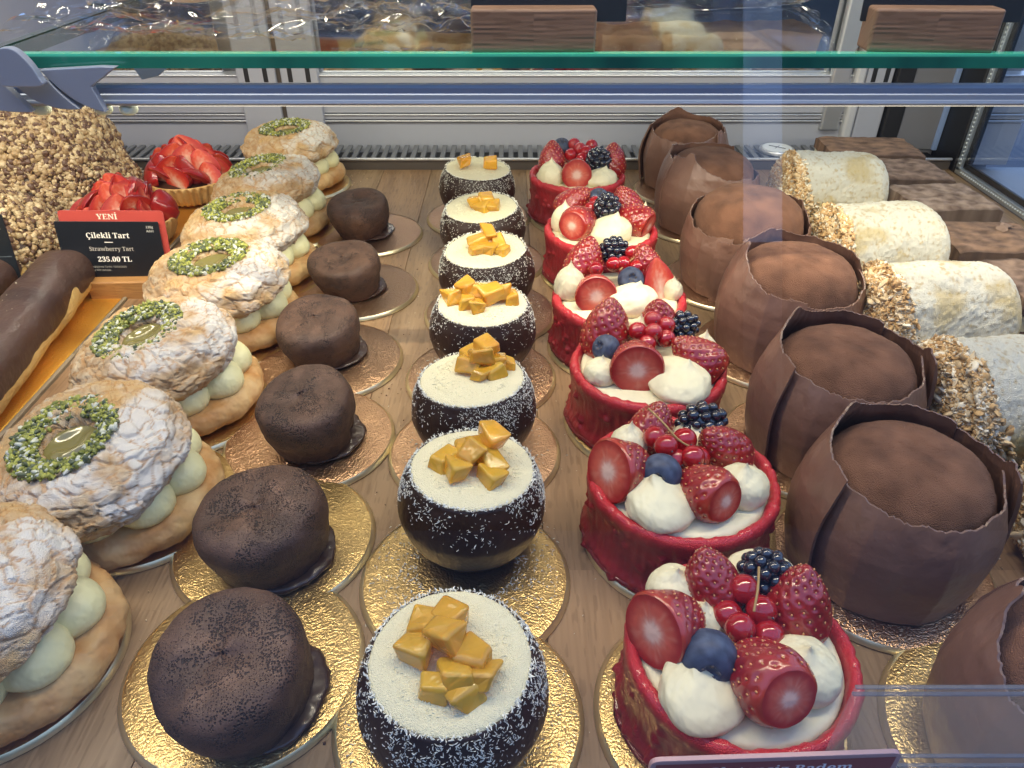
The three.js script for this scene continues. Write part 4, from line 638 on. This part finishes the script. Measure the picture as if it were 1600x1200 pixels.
  // x, z, turn, tilt of the cap (towards the viewer, to the left), label
  [[-0.217, -0.192, 0.3, 0.1, 0.14, 'nearest pistachio choux, cut off by the left edge'], [-0.204, -0.285, 2.4, 0.2, 0.13, 'second pistachio choux from the front, dark green swirl in its hole'], [-0.208, -0.38, 4.4, 0.14, 0.15, 'third pistachio choux from the front, heavy sugar crackle on its right'],
    [-0.205, -0.474, 1.3, 0.06, 0.05, 'fourth pistachio choux from the front, behind the heavily sugared one'], [-0.213, -0.565, 3.2, 0.05, 0.06, 'fifth pistachio choux from the front, beside the strawberry tarts'], [-0.22, -0.665, 5.6, 0.06, 0.14, 'sixth pistachio choux from the front, white sugar ridge and tall cream'], [-0.231, -0.785, 0.9, 0.03, 0.05, 'farthest pistachio choux, standing by the slotted wall upright']].forEach(([x, z, turn, tf, tl, label], i) => {
    const t = thing('pistachio_choux', label, 'choux bun', [x, BT, z], 0, 'pistachio choux rings'); part('choux_base', base, M.bun, t).rotation.y = turn; const s = 1.04; t.scale.set(s, s, s);
    for (let k = 0; k < 8; k++) { const a = k * 0.785 + turn, b = part('cream_ball', ball, M.pistCream, t, [0.0295 * Math.sin(a), 0.0135, 0.0295 * Math.cos(a)]); b.scale.set(0.0138, 0.0136 + 0.001 * hash3(k, i, 2), 0.0132); b.rotation.y = a; }
    const c = part('crackled_cap', cr[i % 3], M.crust, t, [-0.002, 0.0025, 0]); c.rotation.set(tf, 0, tl); c.scale.y = 0.94;
    const inner = new THREE.Group(); // keep the cap's crackle turned but the nuts to its left, as piped
    part('pistachio_filling', pool, M.pistPaste, c);
    const [p, q] = pieces(60 + i, -1.9); scatter('pistachio_pieces', piece[0], pieceM, c, p); scatter('pistachio_pieces', piece[1], pieceM, c, q);
    board([-0.22, -0.2, -0.204, -0.2, -0.2, -0.212, -0.226][i], [-0.193, -0.29, -0.376, -0.468, -0.56, -0.66, -0.78][i], `foil board under the ${ORD[i]} pistachio choux`, 0, 1.0);
  });
}

// ---------------------------------------------------------------- left side: eclairs, nut mounds, strawberry tarts
{
  const tray = thing('gold_tray', 'orange gold foil tray under the chocolate eclairs at the left', 'tray', [0, 0, 0]);
  part('sheet', box(0.3, 0.003, 0.62, 0.001, COL.left - 0.152, -0.001, -0.47), std({ color: RGB(0.85, 0.45, 0.07), metalness: 0.75, roughness: 0.38, bumpMap: T.foil, bumpScale: 0.0005 }), tray);
  const L = 0.205, pill = (R, H, top, seed, drip) => grid(90, 110, (u, v) => {
    const a = u * 6.2832 + Math.PI, z = (v - 0.5) * L, e = Math.min(v, 1 - v) * L, k = Math.pow(clamp(e < R ? 1 - (1 - e / R) ** 2.6 : 1), 0.42), ca = Math.cos(a), sa = Math.sin(a);
    let x = R * k * Math.sign(sa) * Math.pow(Math.abs(sa), 0.85), y = H * k * Math.sign(ca) * Math.pow(Math.abs(ca), 0.8);
    const n = 0.0022 * fbm(x * 30 + seed, y * 30, z * 22, 3); x += n * sa; y += n * ca;
    if (top) y = Math.max(y, -0.004 + drip * fbm(z * 34 + seed, sa > 0 ? 1 : 4, 2, 3) - 0.004 * ss(0.7, 1, Math.abs(sa)));
    return [x, y, z];
  }, { wrap: true, uvs: (u, v) => [u * 0.13, v * L], color: top ? null : (x, y, z) => mixc([0.62, 0.4, 0.14], [0.7, 0.5, 0.2], clamp(0.5 + fbm(x * 40, y * 60, z * 30, 3))) });
  const glaze = pill(0.021, 0.0165, true, 2, 0.009), bun = pill(0.0205, 0.0165, false, 5, 0);
  [[-0.343, -0.445, 0.13, 'long chocolate glazed eclair along the edge of the gold tray'], [-0.402, -0.485, 0.12, 'chocolate glazed eclair behind the first one, cut off at the left']].forEach(([x, z, turn, label]) => {
    const t = thing('chocolate_eclair', label, 'eclair', [x, 0.0015, z], turn, 'chocolate eclairs on the gold tray'); part('choux_bun', bun, M.bun, t, [0, 0.0165, 0]); part('chocolate_glaze', glaze, M.eclair, t, [0, 0.0205, 0]);
    const r = rng(3 + Math.round(x * 1000)), c = []; for (let i = 0; i < 60; i++) { const s = 0.0003 + 0.0006 * r() * r(); c.push([place((r() - 0.5) * 0.016 - 0.004, 0.0368 - 0.001 * r(), (r() - 0.5) * 0.12, r(), r() * 6, r(), s), RGB(0.7, 0.62, 0.5)]); } scatter('sugar_specks', new THREE.OctahedronGeometry(1), M.flake, t, c);
  });
}
{ // chopped hazelnut mounds
  const nut = [0, 1, 2].map((s) => { const g = new THREE.SphereGeometry(1, 8, 6); warp(g, (v) => { v.multiplyScalar(1 + 0.32 * N(v.x * 1.2 + s * 5, v.y * 1.2, v.z * 1.2)); if (s === 1) v.y = Math.max(v.y, -0.25); if (s === 2) v.x *= 1.35; v.y *= 0.85; }); return clean(g); });
  const mound = (label, pos, turn, prof, sx, seed, k) => {
    const t = thing('nut_mound', label, 'cake', pos, turn, 'chocolate mounds coated in chopped hazelnuts'), f = (x, y, z) => 0.014 * fbm(x * 16 + seed, y * 16, z * 16, 3);
    const core = part('chocolate_core', tint(lathe(prof, 90, 60, { disp: f, sx }), () => [0.06, 0.032, 0.022]), M.sheet, t), pr = smooth(prof, 400), r = rng(seed), out = [[], [], []];
    for (let i = 0; i < k; i++) { const p = pr[Math.floor(Math.pow(r(), 0.8) * 400)], a = r() * 6.283, x = p.x * Math.sin(a), z = p.x * Math.cos(a); if (r() > 0.25 + p.x / 0.06 || p.y < 0.003) continue; const d = f(x, p.y, z) + 0.0008, s = 0.0014 + 0.0024 * r() * r(), w = r();
      const c = w < 0.3 ? [0.12, 0.062, 0.036] : w < 0.6 ? mixc([0.46, 0.32, 0.16], [0.3, 0.19, 0.09], r()) : mixc([0.62, 0.49, 0.29], [0.45, 0.33, 0.17], r());
      out[i % 3].push([place((p.x + d) * Math.sin(a) * sx, p.y + d * 0.4, (p.x + d) * Math.cos(a), r() * 6, r() * 6, r() * 6, s, s, s), RGB(...c)]); }
    out.forEach((l, i) => scatter('chopped_nuts', nut[i], M.nut, core, l));
  };
  mound('tall hazelnut coated mound at the left, the larger one', [-0.452, 0.004, -0.705], 0.15, [[0, 0], [0.068, 0], [0.073, 0.006], [0.069, 0.034], [0.06, 0.066], [0.048, 0.088], [0.034, 0.1], [0.018, 0.105], [0, 0.106]], 1.06, 3, 24000);
  mound('second tall hazelnut coated mound, cut off by the left edge', [-0.535, 0.004, -0.625], 1.15, [[0, 0], [0.066, 0], [0.071, 0.006], [0.066, 0.03], [0.054, 0.058], [0.04, 0.076], [0.02, 0.085], [0, 0.087]], 1.06, 13, 20000);
  mound('smaller hazelnut coated mound in front of the tall one', [-0.441, 0.004, -0.56], 0.4, [[0, 0], [0.056, 0], [0.061, 0.005], [0.056, 0.028], [0.045, 0.05], [0.029, 0.068], [0.013, 0.075], [0, 0.076]], 1.15, 8, 12000);
  // fluted white paper cup under the tall mound
  const cup = thing('paper_cup', 'fluted white paper baking case round the tall hazelnut mound', 'paper case', [-0.452, 0.004, -0.705], 0.15);
  part('paper', grid(240, 6, (u, v) => { const a = u * 6.2832, R = 0.074 + 0.005 * v + 0.0022 * (v * 0.7 + 0.3) * Math.cos(48 * a); return [R * Math.sin(a) * 1.06, 0.024 * v, R * Math.cos(a)]; }, { wrap: true }), std({ color: RGB(0.75, 0.73, 0.68), roughness: 0.8, transmission: 0.3, thickness: 0 }), cup);
}
{ // strawberry tarts
  const pr = smooth([[0, 0], [0.03, 0], [0.034, 0.001], [0.038, 0.01], [0.0405, 0.018], [0.04, 0.0192], [0.0375, 0.0185], [0.0365, 0.015]], 40);
  const shell = grid(288, 40, (u, v) => { const p = pr[Math.round(v * 40)], a = u * 6.2832, R = p.x + (p.x > 0.03 && v < 0.86 ? 0.0013 * Math.cos(36 * a) : 0); return [R * Math.sin(a), p.y, R * Math.cos(a)]; }, { wrap: true, color: (x, y, z) => mixc([0.55, 0.3, 0.09], [0.72, 0.48, 0.2], clamp(0.5 + fbm(x * 60, y * 60, z * 60, 3))) });
  const fill = lathe([[0.0375, 0.0145], [0.03, 0.0185], [0.015, 0.023], [0, 0.025]], 48, 16), r = rng(21);
  const make = (label, pos, turn, s) => {
    const t = thing('strawberry_tart', label, 'tart', pos, turn, 'strawberry tarts with fluted shells'); t.scale.set(s, s, s); part('fluted_shell', shell, M.bun, t); part('jam_filling', fill, M.sauce, t);
    const rings = [[12, 0.03, 0.027, -0.25, 0.027], [9, 0.0205, 0.035, 0.0, 0.028], [6, 0.011, 0.042, -0.1, 0.028], [2, 0.003, 0.048, 0, 0.026]];
    for (const [n, R, y, out, size] of rings) for (let i = 0; i < n; i++) {
      const a = ((i + 0.3 * r()) / n) * 6.283 + R * 40, sa = Math.sin(a), ca = Math.cos(a), m = FR.strawberry(t, 'half', [R * sa, y, R * ca], size * (0.9 + 0.25 * r()), [-sa * out + (r() - 0.5) * 1.3, 0.85, -ca * out + (r() - 0.5) * 1.3]);
      // cut face outwards for most of them
      m.rotateY(0.35 * Math.atan2(sa, ca) + Math.PI + (r() - 0.5) * 1.5 + (r() < 0.15 ? 2.4 : 0)); m.scale.x *= 1.3; m.scale.y *= 0.92;
    }
  };
  make('strawberry tart at the back, heaped with cut strawberries', [-0.333, 0.004, -0.745], 0.2, 1.03);
  make('strawberry tart directly behind the strawberry price card', [-0.349, 0.004, -0.635], 1.4, 1.03);
}

// ---------------------------------------------------------------- price cards, goods on the upper shelf
function print(w, h, draw) {
  const c = document.createElement('canvas'); c.width = w; c.height = h; const x = c.getContext('2d'); draw(x, w, h);
  const t = new THREE.CanvasTexture(c); t.colorSpace = THREE.SRGBColorSpace; t.anisotropy = 8; return t;
}
const rounded = (w, h, r) => { const s = new THREE.Shape(), a = w / 2; s.moveTo(-a + r, 0); s.lineTo(a - r, 0); s.quadraticCurveTo(a, 0, a, r); s.lineTo(a, h - r); s.quadraticCurveTo(a, h, a - r, h); s.lineTo(-a + r, h); s.quadraticCurveTo(-a, h, -a, h - r); s.lineTo(-a, r); s.quadraticCurveTo(-a, 0, -a + r, 0); return s; };
const cardBody = (w, h, d = 0.0007, r = 0.003) => metres(new THREE.ExtrudeGeometry(rounded(w, h, r), { depth: d, bevelEnabled: true, bevelSize: 0.0001, bevelThickness: 0.0001, bevelSegments: 1, curveSegments: 6 }));
const face = (w, h) => new THREE.PlaneGeometry(w, h).translate(0, h / 2, 0);
const plate = (t) => std({ map: t, roughness: 0.38, clearcoat: 0.2, clearcoatRoughness: 0.3 });
{ // strawberry tart card
  const t = thing('price_card', 'black strawberry tart price card with a red card behind it', 'price card', [-0.3155, 0.002, -0.533], 0.04), w = 0.079, h = 0.046;
  const front = print(1024, 600, (x, W, H) => {
    x.fillStyle = '#15181d'; x.fillRect(0, 0, W, H); const r = rng(4); x.strokeStyle = 'rgba(120,130,140,0.10)'; for (let i = 0; i < 60; i++) { const a = r() * W, b = r() * H; x.lineWidth = 1 + r() * 2; x.beginPath(); x.moveTo(a, b); x.quadraticCurveTo(a + 30 * r(), b + 20 * r(), a + (r() - 0.5) * 90, b + (r() - 0.5) * 60); x.stroke(); }
    x.textAlign = 'center'; x.fillStyle = '#f6efe2'; x.font = 'bold 76px serif'; x.fillText('Çilekli Tart', 500, 165); x.fillRect(455, 205, 84, 9);
    x.font = '58px serif'; x.fillStyle = '#cfc8bb'; x.fillText('Strawberry Tart', 510, 300); x.font = 'bold 74px serif'; x.fillStyle = '#fffaf0'; x.fillText('235.00 TL', 520, 415);
    x.font = 'bold 34px sans-serif'; x.fillStyle = '#b9b6ad'; x.fillText('220g', 935, 62); x.fillText('Adet', 935, 104);
    x.fillStyle = '#e9e6de'; x.fillRect(70, 450, 112, 70); x.fillStyle = '#15181d'; x.font = 'bold 30px sans-serif'; x.fillText('YERLİ', 126, 496); x.strokeStyle = '#15181d'; x.lineWidth = 4; x.strokeRect(78, 458, 96, 54);
    x.textAlign = 'left'; x.fillStyle = '#b4b0a6'; x.font = '27px sans-serif'; x.fillText('Fiyat Değiştirme Tarihi: 10/03/2025', 200, 480); x.fillText('Fiyatlara KDV dahildir.', 200, 516);
  });
  const lean = -0.16;
  const c = part('black_card', cardBody(w, h, 0.0007, 0.0008), M.cardBlack, t, [0, 0.011, 0]); c.rotation.set(lean, 0, -0.02); part('printed_face', face(w - 0.0006, h - 0.0006), plate(front), c, [0, 0.0003, 0.0009]);
  const red = print(1024, 640, (x, W, H) => { x.fillStyle = '#b5483f'; x.fillRect(0, 0, W, H); x.fillStyle = '#f3e3cf'; x.font = 'bold 82px serif'; x.textAlign = 'center'; x.fillText('YENİ', 470, 84); });
  const c2 = part('red_card', cardBody(w + 0.001, h, 0.0007, 0.003), M.cardRed, t, [0.004, 0.0185, -0.0035]); c2.rotation.set(lean, 0, -0.02); part('printed_face', face(w - 0.0006, h - 0.001), plate(red), c2, [0, 0.0003, 0.0009]);
  part('wood_block', alongX(box(0.06, 0.018, 0.017, 0.0015, 0.008, 0.009, 0)), M.blockGold, t, [0, -0.005, 0.002]);
}
{ // card at the left edge
  const t = thing('price_card', 'dark price card reading 175g Adet at the left edge', 'price card', [-0.4175, 0.022, -0.517], 0.05), w = 0.07, h = 0.05;
  const f = print(900, 640, (x, W, H) => { x.fillStyle = '#1a2024'; x.fillRect(0, 0, W, H); x.fillStyle = '#d8d8d2'; x.font = 'bold 46px sans-serif'; x.textAlign = 'center'; x.fillText('175g', 800, 84); x.fillText('Adet', 802, 138); x.strokeStyle = 'rgba(200,215,220,0.35)'; x.lineWidth = 9; x.beginPath(); x.moveTo(500, 430); x.lineTo(880, 415); x.stroke(); });
  const c = part('black_card', cardBody(w, h, 0.0007, 0.0008), M.cardBlack, t); c.rotation.set(-0.1, 0, -0.03); part('printed_face', face(w - 0.0006, h - 0.0006), plate(f), c, [0, 0.0003, 0.0009]);
  part('wood_block', box(0.05, 0.02, 0.017, 0.0015, -0.01, -0.011, 0), M.blockGold, t);
}
{ // red card in front, at the lower edge of the view
  const t = thing('price_card', 'red price card with white lettering at the front lower edge', 'price card', [0.0735, 0.006, -0.109], 0.035), w = 0.0705, h = 0.06;
  const f = print(1024, 880, (x, W, H) => { x.fillStyle = '#8e3a40'; x.fillRect(0, 0, W, H); x.fillStyle = '#f2eef2'; x.font = 'bold 74px serif'; x.textAlign = 'center'; x.fillText('Glutensiz Badem', 540, 92); });
  const c = part('red_card', cardBody(w, h, 0.0012, 0.003), std({ color: RGB(0.5, 0.3, 0.3), roughness: 0.4 }), t, [0, 0.015, 0]); part('printed_face', face(w - 0.003, h - 0.0024), plate(f), c, [0, 0.0008, 0.0014]);
  part('wood_block', box(0.06, 0.02, 0.016, 0.0015, 0, 0.0065, 0), M.block, t);
}
for (const [x, cx, cw, label] of [[0.0115, 0.02, 0.084, 'wood card holder with a black card at the centre of the glass shelf'], [0.2265, 0.2325, 0.085, 'wood card holder with a black card at the right of the glass shelf'], [-0.33, -0.331, 0.085, 'card holder with a black card cut off at the upper left corner']]) {
  const t = thing('card_holder', label, 'card holder', [x, 0.2007, -0.4385], x > 0.1 ? -0.05 : 0.01, 'wooden card holders on the glass shelf');
  const wd = x < -0.1 ? 0.04 : 0.067, blk = alongX(box(wd, 0.0215, 0.018, 0.0018, 0, 0.0108, 0, 3)); part('wood_block', blk, M.block, t);
  part('black_card', cardBody(cw, 0.06, 0.0009, 0.001), M.cardBlack, t, [cx - x, 0.0135, -0.004]).rotation.x = -0.12;
}
{ // wrapped cakes on the glass shelf
  const film = (seed, w, h, d) => grid(70, 40, (u, v) => {
    const a = u * 6.2832, e = v * Math.PI, s = Math.pow(Math.sin(e), 0.55), k = 1 + 0.16 * (1 - 2 * Math.abs(fbm(Math.sin(a) * 2.2 + seed, Math.cos(e) * 2.2, Math.cos(a) * 2.2, 4))) + 0.05 * fbm(Math.sin(a) * 9, Math.cos(e) * 9 + seed, Math.cos(a) * 9, 2);
    const y = h / 2 - (h / 2) * Math.cos(e) * k; return [(w / 2) * s * Math.sin(a) * k, Math.max(0.0004, y), (d / 2) * s * Math.cos(a) * k];
  }, { wrap: true, flip: false });
  const loaf = (seed, w, h, d, c0, c1) => tint(warp(new THREE.BoxGeometry(w, h, d, 30, 10, 20), (v) => { const n = fbm(v.x * 40 + seed, v.y * 40, v.z * 40, 4); v.x += 0.004 * n; v.y += 0.005 * n - 0.008 * ss(0.3, 0.5, Math.abs(v.x) / w) * (v.y > 0 ? 1 : 0); v.z += 0.004 * n; }), (x, y, z) => mixc(c0, c1, clamp(0.5 + 1.5 * fbm(x * 60 + seed, y * 60, z * 60, 4))));
  [[-0.19, -0.56, 0.2, 0.13, [0.4, 0.26, 0.14], [0.55, 0.42, 0.28], 'left cellophane wrapped cake on the glass shelf'], [-0.05, -0.58, 0.13, 0.12, [0.5, 0.3, 0.12], [0.7, 0.55, 0.3], 'cellophane wrapped pastry left of the centre card holder'], [0.14, -0.62, 0.2, 0.12, [0.3, 0.17, 0.09], [0.48, 0.32, 0.17], 'cellophane wrapped brown cake between the two card holders']].forEach(([x, z, w, d, a, b, label], i) => {
    const t = thing('wrapped_cake', label, 'cake', [x, 0.2012, z], 0.1 * (i - 1), 'cellophane wrapped cakes on the glass shelf'); part('cake', metres(loaf(i * 5, w * 0.8, 0.04, d * 0.4, a, b).translate(0, 0.034, 0.02)), M.cocoa, t); part('cellophane', film(i * 3 + 1, w, 0.085, d), M.film, t); const q = (u, v, k) => fbm(u * 5 + i * 3, v * 4 + k, 2.5, 4);
    if (i < 2) part('cellophane_tail', grid(60, 36, (u, v) => [(u - 0.5) * w * 0.9 + 0.012 * q(u, v, 1), 0.004 + 0.016 * Math.abs(q(u, v, 4)) + 0.028 * (1 - v) * (1 - v), 0.04 + 0.075 * v + 0.01 * q(u, v, 7)], { flip: true }), M.film, t);
  });
}
{ // crumbs dropped on the wood
  const g = clean(warp(new THREE.SphereGeometry(1, 6, 4), (v) => v.multiplyScalar(1 + 0.5 * N(v.x * 2, v.y * 2, v.z * 2)))), r = rng(88), l = [];
  const drop = (x, z, rx, rz, k, a, b) => { for (let i = 0; i < k; i++) { const s = 0.0003 + 0.0009 * r() * r() * r(); l.push([place(x + (r() + r() - 1) * rx, 0.0008 * r(), z + (r() + r() - 1) * rz, r() * 6, r() * 6, r() * 6, s), RGB(...mixc(a, b, r()))]); } };
  drop(-0.16, -0.4, 0.06, 0.35, 200, [0.5, 0.3, 0.12], [0.75, 0.6, 0.4]); drop(-0.08, -0.4, 0.05, 0.35, 120, [0.08, 0.04, 0.025], [0.2, 0.11, 0.07]); drop(0.23, -0.5, 0.03, 0.3, 150, [0.5, 0.32, 0.15], [0.8, 0.75, 0.65]); drop(0.13, -0.45, 0.02, 0.3, 60, [0.12, 0.06, 0.04], [0.3, 0.2, 0.12]); drop(-0.19, -0.8, 0.05, 0.03, 50, [0.6, 0.4, 0.2], [0.8, 0.7, 0.5]);
  const o = scatter('pastry_crumbs', g, M.crumb, scene, l); Object.assign(o.userData, { label: 'brown and golden crumbs scattered over the wooden deck', category: 'crumbs' });
}
renderer.render(scene, camera);
